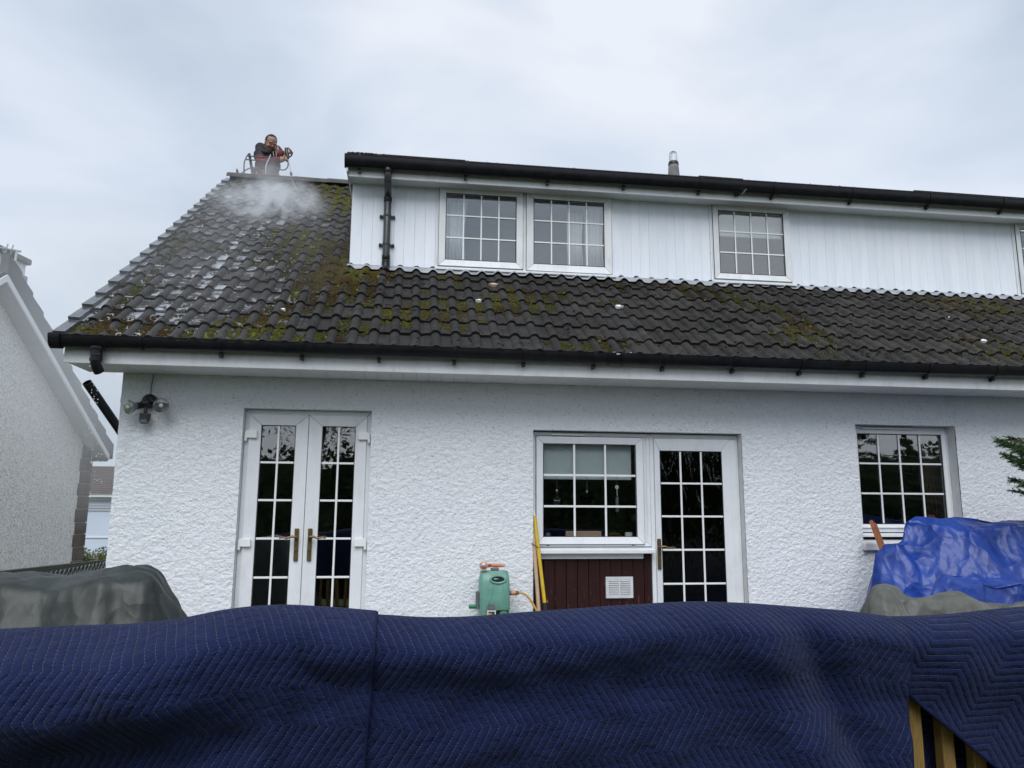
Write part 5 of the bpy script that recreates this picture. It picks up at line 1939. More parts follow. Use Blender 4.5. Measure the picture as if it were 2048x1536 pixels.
blanket('moving_blanket', 'navy quilted moving blanket with a slanting lower edge at the right end of the railing', 1.375, 2.75,
        [(1700, 1241), (1800, 1240), (1900, 1236), (2048, 1221), (2300, 1215), (2600, 1225)],
        lambda X, t: bulge_right(X, t) + (np.minimum(bulge_right(X, t), bulge_mid(np.minimum(X, 1.48), t) - .014) - bulge_right(X, t)) * sig((1.53 - X) / .025), lambda X: float(np.clip(.105 + (X - 1.40) * .86, .08, .85)), uvrot=R(58), lay=-.004)

# ================================================================== NEIGHBOUR TO THE LEFT
nb = thing('neighbour_house', 'grey pebble dashed gable house beyond the fence at left, hazy through spray', 'house')
ang = R(80)
h = np.array([math.cos(ang), math.sin(ang), 0.0])
mN = np.array([math.sin(ang), -math.cos(ang), 0.0])
K = np.array([-5.75, 8.6, 0.0])
OVH = .28
def wpt(t, z, o=0.0):                    # t metres from the far corner towards the camera along the wall
    return Vector(K - h * t + mN * o + np.array([0, 0, z]))
def onplane(px, py, o=OVH):
    p = atP(px, py, K + mN * o, mN)
    t = -((np.array(p) - K) @ h)
    return t, p.z
tB, zB = onplane(216, 917)
tA, zA = onplane(16, 566)
sl_ = (zA - zB) / (tA - tB)
tA2 = tA + .05
zap = zB + sl_ * (tA2 - tB)
def zline(t, off=0.0):
    return zB + off + sl_ * (t - tB) if t <= tA2 else zap + off - sl_ * (t - tA2)
TEND = 2 * tA2 - tB
ztop = lambda t: zline(t) + .02
g = MB()
g.add([wpt(0, 0), wpt(TEND, 0), wpt(TEND, ztop(TEND)), wpt(tA2, ztop(tA2)), wpt(0, ztop(0))], [(0, 1, 2, 3, 4)])
W = 7.0
bk = lambda p: p - Vector(mN) * W
fr5 = [wpt(0, 0), wpt(TEND, 0), wpt(TEND, ztop(TEND)), wpt(tA2, ztop(tA2)), wpt(0, ztop(0))]
g.add(fr5 + [bk(p) for p in fr5], [(1, 0, 5, 6), (0, 4, 9, 5), (2, 1, 6, 7), (9, 8, 7, 6, 5)])
g.build('gable', M['pebble'], nb)
g = MB()          # roof slabs on both pitches
for t0, t1 in ((tB - .06, tA2), (TEND + .06, tA2)):
    a, b = wpt(t0, zline(t0) + .03, OVH - .02), wpt(t1, zline(t1) + .03, OVH - .02)
    up = Vector((0, 0, .10))
    g.hexa([a, b, bk(b), bk(a), a + up, b + up, bk(b) + up, bk(a) + up])
g.build('roof', M['nb_tile'], nb)
bb = empty('bargeboard', (0, 0, 0), nb)
for t0, t1 in ((tB, tA2), (TEND, tA2)):
    g = MB()
    a0, a1 = wpt(t0, zline(t0) - .03, OVH), wpt(t1, zline(t1) - .03, OVH)
    b0, b1 = wpt(t0, zline(t0) + .075, OVH), wpt(t1, zline(t1) + .075, OVH)
    th = Vector(mN) * .025
    g.hexa([a0, a1, a1 + th, a0 + th, b0, b1, b1 + th, b0 + th])
    g.build('board', M['nb_white'], bb)
    g = MB()
    a0, a1, b0, b1 = wpt(t0, zline(t0) - .03, 0.01), wpt(t1, zline(t1) - .03, 0.01), wpt(t0, zline(t0) - .03, OVH), wpt(t1, zline(t1) - .03, OVH)
    up = Vector((0, 0, .02))
    g.hexa([a0, b0, b1, a1, a0 + up, b0 + up, b1 + up, a1 + up])
    g.build('verge_soffit', M['nb_soffit'], bb)
# eaves box at the far corner
g = MB()
zb2 = zline(tB) - .055
g.hexa([wpt(tB, zb2, 0.005), wpt(tB, zb2, OVH - .001), wpt(0.02, zb2, OVH - .001), wpt(0.02, zb2, .005), wpt(tB, zline(tB), .005), wpt(tB, zline(tB), OVH - .001), wpt(.02, zline(0.02) - .05, OVH - .001), wpt(.02, zline(0.02) - .05, .005)])
g.build('eaves_box', M['stone'], nb)
# stepped verge of grey tiles
nstep = 11
for i in range(nstep):
    t0, t1 = tB - .10 + (tA2 - tB + .1) * i / nstep, tB - .10 + (tA2 - tB + .1) * (i + 1.06) / nstep
    t1 = min(t1, tA2 + .03)
    g = MB()
    hi = .42 - .10 * (1 - i / nstep)
    f2 = lambda t, o: zB + o + sl_ * (t - tB)
    lo0, lo1 = f2(t0, .077), f2(t1, .077)
    g.hexa([wpt(t0, lo0, OVH - .10), wpt(t1, lo1, OVH - .10), wpt(t1, lo1, OVH + .03), wpt(t0, lo0, OVH + .03),
            wpt(t0, f2(t0, hi + .02), OVH - .10), wpt(t1, f2(t1, hi - .03), OVH - .10), wpt(t1, f2(t1, hi - .03), OVH + .03), wpt(t0, f2(t0, hi + .02), OVH + .03)])
    g.build('verge_tile', M['nb_tile'], nb)
# quoin stones up the far corner
z = 0.0
k = 0
while z < zB + .2:
    hh_ = random.uniform(.19, .26)
    wd = .33 if k % 2 else .30
    g = MB()
    a = [wpt(-.02, z + .006, -.05), wpt(wd, z + .006, -.05), wpt(wd, z + .006, .022), wpt(-.02, z + .006, .022)]
    up = Vector((0, 0, min(hh_, zB + .22 - z) - .012))
    g.hexa(a + [p + up for p in a])
    g.build('quoin', M['stone'], nb, bevel=.008)
    z += hh_
    k += 1
# chimney
ch = empty('chimney', (0, 0, 0), nb)
ct, cz = onplane(12, 545, -.3)
g = MB()
a = [wpt(ct - .22, cz - .6, -.85), wpt(ct + .55, cz - .6, -.85), wpt(ct + .55, cz - .6, -.15), wpt(ct - .22, cz - .6, -.15)]
g.hexa(a + [p + Vector((0, 0, .80)) for p in a])
g.build('stack', M['pebble'], ch)
g = MB()
a = [wpt(ct - .28, cz + .201, -.91), wpt(ct + .61, cz + .201, -.91), wpt(ct + .61, cz + .201, -.09), wpt(ct - .28, cz + .201, -.09)]
g.hexa(a + [p + Vector((0, 0, .10)) for p in a])
g.build('cap', M['conc'], ch, bevel=.02)
g = MB()
a = [wpt(ct - .24, cz - .16, -.87), wpt(ct + .57, cz - .16, -.87), wpt(ct + .57, cz - .16, -.11), wpt(ct - .24, cz - .16, -.11)]
g.hexa(a + [p + Vector((0, 0, .16)) for p in a])
g.build('flashing', M['lead'], ch)
# aerial strapped to the chimney
ae = thing('aerial', 'grey television aerial on a mast beside the chimney at far left', 'aerial')
AO = -.05
A = lambda px, py: atP(px, py, K + mN * AO, mN)
g = MB(); g.tube([A(22, 568), A(33, 500)], .026, 8); g.build('mast', M['steel'], ae)
g = MB(); g.tube([A(-30, 490), A(41, 503)], .018, 6); g.build('boom', M['steel'], ae)
for (p0, p1) in (((27, 490), (20, 508)), ((-5, 488), (-8, 500)), ((16, 488), (12, 502))):
    g = MB(); g.tube([A(*p0), A(*p1)], .012, 6); g.build('element', M['steel'], ae)
g = MB()
for (p0, p1) in (((5, 492), (6, 505)), ((14, 493), (10, 505)), ((6, 505), (10, 505))):
    g.tube([A(*p0), A(*p1)], .014, 6)
g.build('dipole', M['steel'], ae)
g = MB(); g.tube([A(22, 560), A(27, 552), A(25, 560), A(18, 556)], .03, 6); g.build('strap', M['steel'], ae)

# post and rail fence with wire mesh
fe = thing('wire_fence', 'weathered timber rail fence with diamond wire mesh at the lower left', 'fence')
FXX = -2.95
fa, fb_ = atP(-120, 1175, (FXX, 0, 0), (1, 0, 0)), atP(222, 1131, (FXX, 0, 0), (1, 0, 0))
g = MB(); g.beam(fa, fb_, .045, .13); g.build('rail', M['rail_wood'], fe, bevel=.004)
for px in (-8, 101, 192):
    p = atP(px, 1160, (FXX, 0, 0), (1, 0, 0))
    f_ = (p.y - fa.y) / (fb_.y - fa.y)
    zt = fa.z + (fb_.z - fa.z) * f_
    g = MB(); g.box(FXX - .09, FXX - .024, p.y - .04, p.y + .04, 0, zt + .03); g.build('post', M['rail_wood'], fe, bevel=.004)
g = MB()
sp_ = .085
L_ = (fb_.y - fa.y)
hgt_ = fa.z - .08
k = -int(hgt_ / sp_) - 1
while k * sp_ < L_:
    for sg_ in (1, -1):
        y0 = k * sp_ if sg_ > 0 else k * sp_ + hgt_
        z0, z1 = .06, .06 + hgt_
        ya, yb2 = y0, y0 + sg_ * hgt_
        # clip to the fence length
        def clipy(y, z, oy, oz):
            if y < 0:
                f = (0 - y) / (oy - y) if oy != y else 0
                return 0, z + (oz - z) * f
            if y > L_:
                f = (L_ - y) / (oy - y) if oy != y else 0
                return L_, z + (oz - z) * f
            return y, z
        if max(ya, yb2) <= 0 or min(ya, yb2) >= L_:
            continue
        a_, b_ = clipy(ya, z0, yb2, z1), clipy(yb2, z1, ya, z0)
        g.tube([(FXX + .026, fa.y + a_[0], a_[1]), (FXX + .026, fa.y + b_[0], b_[1])], .0032, 4, caps=False)
    k += 1
o = g.build('mesh_wire', M['steel'], fe)
o['kind'] = 'stuff'

# building seen between the two houses
ob = thing('far_building', 'pale panelled building with brown tiled roof between the two houses', 'building')
FY = 15.0
q1, q2, q3 = atY(190, 932, FY + 2.2), atY(190, 986, FY - .25), atY(190, 1088, FY)
X0_, X1_ = atY(140, 1000, FY).x - 3, atY(245, 1000, FY).x + 3
nrow = 15
for i in range(nrow):
    f0, f1 = i / nrow, (i + 1.12) / nrow
    ya, yb2 = (FY - .25) + 2.45 * f0, (FY - .25) + 2.45 * f1
    za, zb3 = q2.z + (q1.z - q2.z) * f0, q2.z + (q1.z - q2.z) * f1
    g = MB()
    g.hexa([(X0_, ya, za - .02), (X1_, ya, za - .02), (X1_, yb2, zb3 - .05), (X0_, yb2, zb3 - .05), (X0_, ya, za + .035), (X1_, ya, za + .035), (X1_, yb2, zb3 - .01), (X0_, yb2, zb3 - .01)])
    g.build('tile_course', M['brown_tile'], ob)
g = MB(); g.box(X0_ + .2, X1_ - .2, FY, FY + 4.6, 0, q2.z - .02); g.build('wall', M['pale_panel'], ob)
g = MB(); g.box(X0_ + .1, X1_ - .1, FY - .22, FY - .001, q2.z - .10, q2.z - .03); g.build('fascia', M['white'], ob)
for py in (1002, 1010, 1016, 1021, 1075):
    zz = atY(200, py, FY - .02).z
    g = MB(); g.box(X0_ + .2, X1_ - .2, FY - .022, FY - .002, zz - .012, zz + .012); g.build('panel_rail', M['white'] if py in (1010, 1075) else M['nb_soffit'], ob)

# ================================================================== PLANTS
def leaf_cloud(n, fn, size, aspect=.55, seed=0):
    r_ = np.random.default_rng(seed)
    C = fn(r_, n)
    n = len(C)
    d = r_.normal(size=(n, 3)); d /= np.linalg.norm(d, axis=1, keepdims=True)
    e_ = np.cross(d, r_.normal(size=(n, 3))); e_ /= np.linalg.norm(e_, axis=1, keepdims=True)
    s_ = (size * r_.uniform(.6, 1.3, n))[:, None]
    V = np.stack([C - d * s_, C + e_ * s_ * aspect, C + d * s_, C - e_ * s_ * aspect], 1).reshape(-1, 3)
    F = np.arange(4 * n).reshape(-1, 4)
    return V, F
def clumpy(centers, radii):
    centers, radii = np.array(centers), np.array(radii)
    def fn(r_, n):
        k = r_.integers(0, len(centers), n)
        d = r_.normal(size=(n, 3)); d /= np.linalg.norm(d, axis=1, keepdims=True)
        return centers[k] + d * (r_.random(n) ** .45)[:, None] * radii[k]
    return fn
bu = thing('bush', 'yellow green bush between the two houses beyond the fence', 'bush')
bc = atY(188, 1112, 10.5)
cs, rs = [], []
for i in range(26):
    cs.append((bc.x + random.uniform(-.75, .6), 10.5 + random.uniform(-.4, .4), max(.2, bc.z - .12 + random.uniform(-.5, .38) - .12 * abs(i % 5 - 2))))
    rs.append((random.uniform(.14, .26),) * 3)
V, F = leaf_cloud(9000, clumpy(cs, rs), .022, seed=4)
link('crown', np_mesh('crown', V, F, M['bushleaf']), bu)
g = MB()
for i in range(6):
    g.tube([(bc.x + random.uniform(-.1, .1), 10.5, 0), (bc.x + random.uniform(-.4, .4), 10.5 + random.uniform(-.2, .2), bc.z - .2)], [.02, .008], 6)
g.build('stem', M['trunk'], bu)

# conifer whose branch tips reach in at the right
cf = thing('conifer', 'dark green conifer with branch tips reaching in at the right edge', 'tree')
tx, ty = 6.1, -1.0
g = MB()
g.tube([(tx, ty, 0), (tx + .02, ty, 1.2), (tx, ty + .03, 2.6), (tx, ty, 4.2)], [.11, .09, .06, .015], 10)
trk = g.build('trunk', M['trunk'], cf, smooth=True)
V, F, off = [], [], 0
rc = random.Random(5)
tips = [(atY(2020, 876, -.8), .9), (atY(2034, 901, -1.2), .9), (atY(2026, 921, -.8), .9), (atY(2046, 971, -1.2), .8), (atY(1998, 880, -1.0), 1.0), (atY(2013, 911, -1.05), .9), (atY(2022, 958, -1.0), .8), (atY(2028, 981, -.95), .8), (atY(2008, 889, -.9), .9), (atY(2040, 931, -1.1), .8)]
br = MB()
def frond(base, tip, dens):
    global off
    L = (tip - base).length
    nn = int(L * 130 * dens)
    d0 = (tip - base).normalized()
    side = d0.cross(Vector((0, 0, 1))).normalized()
    upv = side.cross(d0)
    for i in range(nn):
        f_ = rc.random() ** .6
        c = base.lerp(tip, f_) + Vector((0, 0, -.05 * math.sin(math.pi * f_)))
        sl2 = (1 - f_) * .15 + .045
        for sgn in (-1, 1):
            sd = (d0 * rc.uniform(.65, 1.3) + side * sgn * rc.uniform(.25, .9) + upv * rc.uniform(-.45, .6)).normalized()
            l2 = sl2 * rc.uniform(.5, 1.1)
            for q in range(9):
                cc = c + sd * l2 * q / 8
                for s2 in (-1, 1):
                    nd = (sd + (side * rc.uniform(-.8, .8) + upv * rc.uniform(-.8, .8)) * .7).normalized() * rc.uniform(.012, .024)
                    wv = nd.cross(Vector((rc.random() - .5, rc.random() - .5, rc.random() - .5))).normalized() * .0034
                    V.extend([tuple(cc - wv), tuple(cc + nd * .6 - wv * .6), tuple(cc + nd), tuple(cc + nd * .6 + wv * .6)])
                    F.append((off, off + 1, off + 2, off + 3)); off += 4
for tp, dn_ in tips:
    base = Vector((tx, ty, tp.z - .15))
    br.tube([base, base.lerp(tp, .6) + Vector((0, 0, .03)), tp], [.018, .009, .002], 6)
    frond(base.lerp(tp, .45), tp, dn_)
for k in range(22):
    a = random.uniform(-1.2, 1.4)
    z = random.uniform(.5, 3.9)
    L = .95 * (1 - z / 4.6)
    tp = Vector((tx + L * math.cos(a), ty - L * abs(math.sin(a)) * .6, z - .15))
    base = Vector((tx, ty, z))
    br.tube([base, tp], [.014, .003], 5)
    frond(base.lerp(tp, .2), tp, .5)
br.build('branches', M['trunk'], cf)
link('needles', np_mesh('needles', V, F, M['conifer']), cf)

# garden hedge and trees behind the camera: they show only as reflections in the glass
hd = thing('hedge', 'dark garden hedge mirrored in the ground floor glass', 'hedge')
cs, rs = [], []
hcore = MB()
for x in np.arange(-16, 25, .55):
    hgt_ = 2.95 + .15 * math.sin(x * .9) + random.uniform(-.15, .15) + (1.2 if 1.5 < x < 12 else 0)
    hcore.box(x - .27, x + .27, -15.3, -14.9, 0, hgt_ - .25)
    for z in np.arange(.4, hgt_, .55):
        cs.append((x + random.uniform(-.2, .2), -15 + random.uniform(-.3, .3), z)); rs.append((.55, .5, .5))
V, F = leaf_cloud(42000, clumpy(cs, rs), .09, seed=6)
link('foliage', np_mesh('foliage', V, F, M['hedge']), hd)
hcore.build('hedge_core', M['hedge'], hd)['kind'] = 'stuff'
wl_ = thing('willow', 'weeping willow with hanging branches mirrored in the double door glass', 'tree')
g = MB(); g.tube([(-3.0, -17.5, 0), (-2.9, -17.5, 3), (-2.6, -17.6, 6.5)], [.3, .22, .1], 10); g.build('trunk', M['trunk'], wl_, smooth=True)
C = []
rw_ = np.random.default_rng(8)
for i in range(260):
    a, rr = rw_.uniform(0, 6.28), rw_.uniform(.3, 4.0)
    x0, y0 = -2.7 + rr * math.cos(a), -17.5 + rr * math.sin(a) * .5
    zt = 7.4 - rr * .45; zl = rw_.uniform(2.9, 4.8)
    for z in np.arange(zl, zt, .11):
        C.append((x0 + rw_.normal(0, .04), y0 + rw_.normal(0, .04), z))
C = np.array(C)
V, F = leaf_cloud(len(C), lambda r_, n: C, .10, .22, seed=2)
link('crown', np_mesh('crown', V, F, M['willow']), wl_)
for lab, x0, y0, hh_, ww in (('tall conifer mirrored at the left of the right window', 16.0, -19, 8.5, 1.5), ('far slender conifer mirrored in the right window', 21.7, -24, 5.6, 1.1)):
    tr_ = thing('garden_conifer', lab, 'tree', 'conifers behind the hedge')
    g = MB(); g.tube([(x0, y0, 0), (x0, y0, hh_)], [.2, .03], 8); g.build('trunk', M['trunk'], tr_)
    cs, rs = [], []
    for k in range(90):
        f_ = random.random()
        a = random.uniform(0, 6.28)
        rr = ww * (1 - f_) * random.uniform(.5, 1)
        cs.append((x0 + rr * math.cos(a), y0 + rr * math.sin(a), .6 + f_ * (hh_ - .6))); rs.append((.4 * (1.1 - f_), .4 * (1.1 - f_), .14))
    V, F = leaf_cloud(7000, clumpy(cs, rs), .09, .3, seed=12)
    link('crown', np_mesh('crown', V, F, M['hedge']), tr_)

# ================================================================== MAN ON THE RIDGE
def P(px, py, Y):
    return atY(px, py, Y)
person = thing('person', 'person in black and red hooded jacket and glasses at the ridge, holding a spray lance', 'person')
b = MB()
def limb(pts_, rr):
    b.tube(pts_, rr, 14)
    for p, r in zip(pts_, rr):
        b.ball(p, r, 7)
hip = Vector((P(538, 350, 4.62).x, 4.62, 5.98))
chest = Vector(P(535, 312, 4.50)); neck = Vector(P(539, 298, 4.42))
# torso: stacked flattened ellipses
def slab(c, wx, wy, wz):
    b.ball(c, 1.0, 9, (wx, wy, wz))
slab(hip, .19, .13, .14)
slab(hip.lerp(chest, .35), .175, .125, .16)
slab(hip.lerp(chest, .7), .185, .13, .16)
slab(chest, .20, .13, .15)
sh_l, sh_r = Vector(P(521, 296, 4.47)), Vector(P(553, 301, 4.40))
limb([sh_l, chest.lerp(neck, .6), sh_r], [.078, .085, .078])
limb([chest.lerp(neck, .5), neck, Vector(P(540, 295, 4.40))], [.07, .058, .055])
el_l = Vector(P(522, 327, 4.32)); hand_l = Vector(P(571, 317.5, 4.10)); hand_r = Vector(P(577, 303, 4.14)); el_r = Vector(P(566, 312, 4.34))
limb([sh_l, sh_l.lerp(el_l, .5), el_l], [.072, .066, .058])
limb([el_l, el_l.lerp(hand_l, .5), el_l.lerp(hand_l, .84)], [.058, .052, .042])
limb([sh_r, sh_r.lerp(el_r, .5), el_r], [.074, .066, .056])
limb([el_r, el_r.lerp(hand_r, .7)], [.055, .043])
# legs behind the ridge, feet planted on the far slope
zback = lambda Y: RZ + .01 - (Y - RY) * TT
for sx in (-1, 1):
    kn = hip + Vector((sx * .12, .02, -.36))
    ft_ = Vector((hip.x + sx * .13, 5.05, zback(5.05) + .07))
    kn = hip.lerp(ft_, .5) + Vector((sx * .02, -.08, .03))
    limb([hip + Vector((sx * .09, 0, -.05)), kn, ft_], [.10, .075, .05])
    limb([ft_ + Vector((0, .08, -.02 - .06)), ft_ + Vector((0, -.12, .06))], [.045, .04])
# head
hc = Vector(P(541.5, 286.5, 4.33))
fwd = Vector((.50, -.72, -.44)).normalized()
rgt = fwd.cross(Vector((0.05, 0, 1))).normalized()
upv = rgt.cross(fwd).normalized()
HM = Matrix((rgt, fwd, upv)).transposed()       # local x right, y forward, z up
hp_ = lambda x, y, z: hc + HM @ Vector((x, y, z))
def hball(x, y, z, rx, ry, rz, n=9):
    b.ball(hp_(x, y, z), 1.0, n, (rx, ry, rz), HM)
hball(0, -.01, .035, .076, .094, .085)
hball(0, .012, -.03, .066, .078, .075)
hball(0, .035, -.085, .042, .045, .036)
hball(0, .085, -.03, .014, .026, .018, 6)
hball(0, .092, -.038, .016, .016, .012, 6)
for sx in (-1, 1):
    hball(sx * .076, -.005, -.015, .012, .02, .032, 6)
    hball(sx * .03, .074, .012, .026, .014, .008, 6)
    hball(sx * .04, .06, -.045, .022, .02, .02, 6)
hball(0, .078, -.066, .024, .01, .006, 6)
limb([neck, hp_(0, -.02, -.07)], [.058, .056])
# hands: palm, four unequal fingers curled round the lance, thumb
lance_ax = (Vector(P(584, 352, 4.02)) - Vector(P(574, 306, 4.12))).normalized()
def hand(c, wrist, axis_):
    toward = (c - wrist).normalized()
    side = axis_.cross(toward).normalized()
    b.ball(c - toward * .035, 1.0, 7, (.030, .030, .034))
    limb([wrist, c - toward * .05], [.034, .03])
    for i, ln in enumerate((.9, 1.0, .95, .78)):
        o_ = c + axis_ * (.030 - .020 * i)
        p0 = o_ - toward * .015 - side * .028
        p1 = o_ + toward * .018 * ln - side * .026
        p2 = o_ + toward * .030 * ln
        p3 = o_ + toward * .014 * ln + side * .024
        limb([p0, p1, p2, p3], [.0095, .0092, .0088, .008])
    limb([c - toward * .03 - axis_ * .034, c - axis_ * .044 + side * .018, c - axis_ * .05 + toward * .014 + side * .024], [.0115, .0105, .009])
hand(hand_l, el_l.lerp(hand_l, .82), lance_ax)
hand(hand_r, el_r.lerp(hand_r, .68), lance_ax)
me = b.mesh('body_parts')
tmp = bpy.data.objects.new('tmp', me)
COL.objects.link(tmp)
rmd = tmp.modifiers.new('r', 'REMESH'); rmd.mode = 'VOXEL'; rmd.voxel_size = .0065; rmd.use_smooth_shade = True
smd = tmp.modifiers.new('s', 'SMOOTH'); smd.iterations = 3; smd.factor = .4
dg = bpy.context.evaluated_depsgraph_get()
bm2 = bpy.data.meshes.new_from_object(tmp.evaluated_get(dg))
bpy.data.objects.remove(tmp)
bm2.name = 'body'
skin = simple('skin', (.36, .20, .15), .55, var=.15, nscale=20)
stub = simple('stubbled_skin', (.17, .10, .08), .6, var=.2, nscale=40)
jblk = simple('black_jacket', (.018, .017, .022), .8, var=.3, nscale=14, bump=.4, bscale=30)
jred = simple('red_jacket', (.13, .013, .017), .75, var=.3, nscale=14, bump=.4, bscale=30)
trs = simple('dark_trousers', (.045, .038, .045), .85, var=.3, nscale=12)
bm2.materials.clear()
for m_ in (jblk, jred, trs, skin, stub):
    bm2.materials.append(m_)
npol = len(bm2.polygons)
co = np.empty(npol * 3); bm2.polygons.foreach_get('center', co); co = co.reshape(-1, 3)
idx = np.zeros(npol, np.int32)
def segd(A_, B_):
    A_, B_ = np.array(A_), np.array(B_)
    ab = B_ - A_
    t = np.clip(((co - A_) @ ab) / (ab @ ab), 0, 1)
    return np.linalg.norm(co - (A_ + t[:, None] * ab), axis=1), t
loc = (co - np.array(hc)) @ np.array(HM)
idx[(co[:, 2] < hip.z + .04)] = 2
idx[(co[:, 2] >= hip.z + .04) & (co[:, 2] < chest.z - .06)] = 1
dl_, tl_ = segd(el_l, hand_l)
idx[(dl_ < .075) & (tl_ > .08)] = 1
dl2, tl2 = segd(sh_l, el_l)
idx[(dl2 < .09) & (tl2 > .72)] = 1
dr_, tr2 = segd(sh_r, el_r)
idx[(dr_ < .09) & (tr2 > .55) & (co[:, 2] < sh_r.z - .02)] = 1
headm = (np.abs(loc[:, 0]) < .092) & (loc[:, 1] > -.12 + np.maximum(0, -.02 - loc[:, 2]) * 1.2) & (np.abs(loc[:, 1]) < .14) & (loc[:, 2] > -.122) & (loc[:, 2] < .15)
idx[headm] = 3
idx[headm & (loc[:, 2] < -.045) & (loc[:, 1] > -.02)] = 4
for hnd, w_ in ((hand_l, el_l), (hand_r, el_r)):
    tw = (np.array(hnd) - np.array(w_)); tw /= np.linalg.norm(tw)
    q = co - np.array(hnd)
    idx[(np.linalg.norm(q, axis=1) < .085) & (q @ tw > -.065)] = 3
bm2.polygons.foreach_set('material_index', idx)
bm2.polygons.foreach_set('use_smooth', [True] * npol)
link('body', bm2, person)
# hair: a cap round the sides, back and crown, receding at the temples
V, F = [], []
m_, n_ = 14, 28
ok = {}
for i in range(m_ + 1):
    th = math.pi * .62 * i / m_
    for k in range(n_):
        a = 2 * math.pi * k / n_
        x_, y_, z_ = math.sin(th) * math.cos(a), math.sin(th) * math.sin(a), math.cos(th)
        V.append(tuple(hp_(x_ * .083, -.012 + y_ * .100, .034 + z_ * .094)))
        lim = .62 if y_ < .0 else (.36 if abs(x_) < .35 else .30)
        ok[i * n_ + k] = (y_ < .25 and z_ > -.55) or (y_ >= .25 and z_ > .66 + .10 * math.cos(6 * x_))
for i in range(m_):
    for k in range(n_):
        q = (i * n_ + k, (i + 1) * n_ + k, (i + 1) * n_ + (k + 1) % n_, i * n_ + (k + 1) % n_)
        if all(ok[j] for j in q):
            F.append(q)
hair = simple('dark_hair', (.012, .009, .008), .7, var=.3, nscale=60)
o = link('hair', np_mesh('hair', V, F, hair, True), person)
md = o.modifiers.new('solid', 'SOLIDIFY'); md.thickness = .008
gl_ = MB()
for sx in (-1, 1):
    c_ = Vector((sx * .033, .094, -.006))
    gl_.tube([hp_(c_.x + .026 * math.cos(t_), c_.y, c_.z + .018 * math.sin(t_)) for t_ in np.linspace(0, 6.283, 17)], .0030, 6, caps=False)
    gl_.tube([hp_(sx * .058, .092, 0), hp_(sx * .080, .03, .0), hp_(sx * .082, -.01, -.002)], .0026, 5)
gl_.tube([hp_(-.008, .096, -.002), hp_(.008, .096, -.002)], .0026, 5)
gl_.build('glasses', M['black'], person, smooth=True)
# hood bunched round the neck, jacket zip and drawcords
g = MB()
ringp = []
for t_ in np.linspace(0, 2 * math.pi, 25):
    ringp.append(neck + Vector((.100 * math.cos(t_), .090 * math.sin(t_) + .01, -.035 + .055 * math.sin(t_))))
g.tube(ringp, [.036 + .014 * max(0, math.sin(t_)) for t_ in np.linspace(0, 2 * math.pi, 25)], 10, caps=False)
g.build('hood', jblk, person, smooth=True)
for px0, px1 in ((546, 549), (552, 553)):
    g = MB(); g.tube([P(px0, 303, 4.29), P((px0 + px1) / 2, 311, 4.27), P(px1, 318, 4.28)], .0022, 5); g.build('drawcord', M['alu'], person)
# spray lance in his hands
ln_ = thing('spray_lance', 'pressure washer gun and thin lance held in both hands, nozzle towards the ridge', 'spray lance')
top_ = Vector(P(572.5, 299, 4.13)); tipL = Vector(P(583, 351, 4.02))
ax_ = (tipL - top_).normalized()
g = MB(); g.tube([top_ - ax_ * .02, top_ + ax_ * .05, top_ + ax_ * .15, top_ + ax_ * .17], [.022, .026, .022, .014], 12); g.build('gun_body', M['black'], ln_, smooth=True)
g = MB()
gq = [P(576, 296, 4.14), P(581, 300, 4.12), P(585, 306, 4.11), P(583, 311, 4.11), P(579, 314, 4.11), P(576, 312, 4.11)]
g.tube(gq, .011, 8); g.build('trigger_guard', M['black'], ln_, smooth=True)
g = MB(); g.tube([top_ + ax_ * .16, tipL], .0065, 8); g.build('wand', M['steel'], ln_, smooth=True)
g = MB(); g.lathe(tipL - ax_ * .055, ax_, [(.012, 0), (.017, .008), (.017, .045), (.012, .058)], 12); g.build('nozzle', M['pipe_grey'], ln_, smooth=True)
g = MB()
g.tube(spline([top_ + ax_ * .12 + Vector((0, .02, 0)), P(576, 331, 4.1), P(572, 338, 4.12), P(566, 340, 4.18), P(556, 338, 4.26), P(548, 336, 4.4), P(540, 338, 4.75), Vector((-1.9, 5.1, zback(5.1) + .03)), Vector((-1.7, 6.2, zback(6.2) + .03))]), .009, 8)
g.build('pressure_hose', M['rubber'], ln_, smooth=True)
# jet
g = MB()
hit = atP(590, 388, roofpt(0, 0, .03), RN)
g.tube([tipL, tipL.lerp(hit, .5), hit], [.006, .022, .05], 10, caps=False)
mj = NT('water_jet')
mj.t.nodes.remove(mj.b)
tr = mj.n('ShaderNodeBsdfTransparent'); df = mj.n('ShaderNodeBsdfTranslucent'); df.inputs[0].default_value = (.95, .97, 1, 1)
mxs = mj.n('ShaderNodeMixShader')
mj.l(mj.ramp(mj.noise(mj.mapping(mj.pos(), (60, 60, 12)), 1.0, 3), (.35, .35), (.65, .95)), mxs.inputs[0])
mj.l(tr.outputs[0], mxs.inputs[1]); mj.l(df.outputs[0], mxs.inputs[2]); mj.l(mxs.outputs[0], mj.out.inputs[0])
tag(g.build('water_jet', mj.m, None, smooth=True), 'white fan of water from the lance nozzle to the tiles', 'water', kind='stuff')

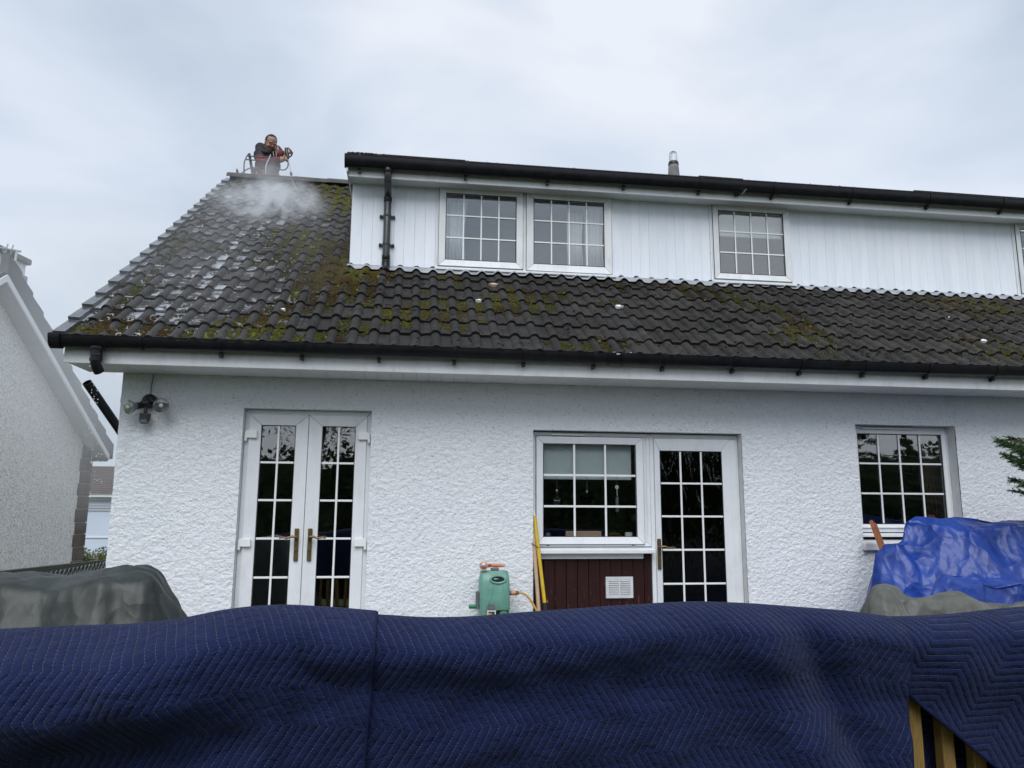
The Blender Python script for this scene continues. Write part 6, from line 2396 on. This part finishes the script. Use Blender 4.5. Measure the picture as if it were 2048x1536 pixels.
# roof ladder hooked over the ridge
rl = thing('roof_ladder', 'grey roof ladder top with hooked bars standing over the ridge beside the man', 'ladder')
YL = 4.15
g = MB(); a, b_ = P(498.5, 307, YL), P(506, 352, YL + .02)
dn2 = (b_ - a); g.beam(a, a + dn2 * 1.35, .034, .03, up=(0, 1, 0)); g.build('stile', M['pipe_grey'], rl, bevel=.004)
g = MB(); g.tube(spline([P(497, 308, YL), P(492, 316, YL - .1), P(488.5, 326, YL - .2), P(488, 340, YL - .25), Vector((P(488.5, 358, YL - .27).x, RY + .02, RZ + .1))]), .009, 8); g.build('hook', M['pipe_grey'], rl, smooth=True)
g = MB(); g.tube(spline([P(541, 310, YL), P(538, 318, YL - .1), P(533, 328, YL - .2), P(531.5, 342, YL - .25), Vector((P(532, 358, YL - .27).x, RY - .02, RZ + .1))]), .009, 8); g.build('hook', M['lead'], rl, smooth=True)
for (p0, p1) in (((496, 312), (538, 315)), ((491, 319), (533, 322)), ((503, 335), (519, 336))):
    g = MB(); g.tube([P(*p0, YL - .03), P(*p1, YL - .03)], .0095, 8); g.build('rung', M['pipe_grey'], rl, smooth=True)
g = MB(); pw = P(509, 343, YL + .03); g.lathe(pw + Vector((-.02, 0, 0)), (1, 0, 0), [(.04, 0), (.045, .008), (.045, .03), (.04, .038)], 14); g.build('wheel', M['pipe_grey'], rl, smooth=True)
g = MB(); g.tube(spline([P(500, 336, YL), P(488, 342, YL - .05), P(479, 350, YL - .12), Vector((P(473, 358, RY).x, RY - .02, RZ + .12)), Vector((P(470, 362, RY).x, RY + .4, zback(RY + .4) + .05))]), .008, 8)
tag(g.build('loose_hose', M['rubber'], None, smooth=True), 'thin grey hose curving over the end of the ridge', 'hose')

# ================================================================== SPRAY MIST
def mist(name, label, loc, scl, rot, dens, nscale, lo, hi, power=1.0, seed=0.0):
    g = MB(); g.ball((0, 0, 0), 1.0, 12)
    t = NT(name)
    t.t.nodes.remove(t.b)
    tc = t.n('ShaderNodeTexCoord')
    ob_ = tc.outputs['Object']
    vl = t.n('ShaderNodeVectorMath', operation='LENGTH')
    t.l(ob_, vl.inputs[0])
    fall = t.math('POWER', t.math('SUBTRACT', 1.0, vl.outputs['Value'], clamp=True), power)
    pz = t.n('ShaderNodeVectorMath', operation='ADD')
    t.l(t.pos(), pz.inputs[0]); pz.inputs[1].default_value = (seed, seed, seed)
    nz = t.ramp(t.noise(t.mapping(pz.outputs[0], (1, 1, 1)), nscale, 4, .6, .8), (lo, 0.0), (hi, 1.0))
    pv = t.n('ShaderNodeVolumePrincipled')
    pv.inputs['Color'].default_value = (.97, .98, 1, 1)
    pv.inputs['Anisotropy'].default_value = 0.1
    t.l(t.math('MULTIPLY', t.math('MULTIPLY', fall, nz), dens), pv.inputs['Density'])
    t.l(pv.outputs[0], t.out.inputs['Volume'])
    o = g.build(name, t.m)
    o.location = loc; o.scale = scl; o.rotation_euler = rot
    return tag(o, label, 'mist', kind='stuff')
c_ = atP(540, 402, roofpt(0, 0, .11), RN)
mist('spray_mist', 'dense white spray blown off the tiles below the ridge', c_, (.80, 1.0, .27), (PIT, 0, 0), 8.0, 4.2, .43, .68, 1.1)
c_ = atY(535, 352, 3.9)
mist('ridge_mist', 'thin spray hanging round the legs of the man at the ridge', c_, (.62, .42, .28), (0, 0, 0), 4.0, 4.0, .36, .7, 1.2, 3.0)
c_ = atP(440, 470, roofpt(0, 0, .25), RN)
mist('drifting_mist', 'faint veil of spray drifting over the left slope of the roof', c_, (1.5, 2.2, .55), (PIT, 0, 0), .26, 1.6, .34, .75, .8, 7.0)
mist('garden_mist', 'pale veil of spray drifting in front of the neighbouring house', Vector((-4.3, 5.6, 3.6)), (1.5, 3.4, 2.6), (0, 0, 0), .40, .8, .15, .8, .6, 11.0)
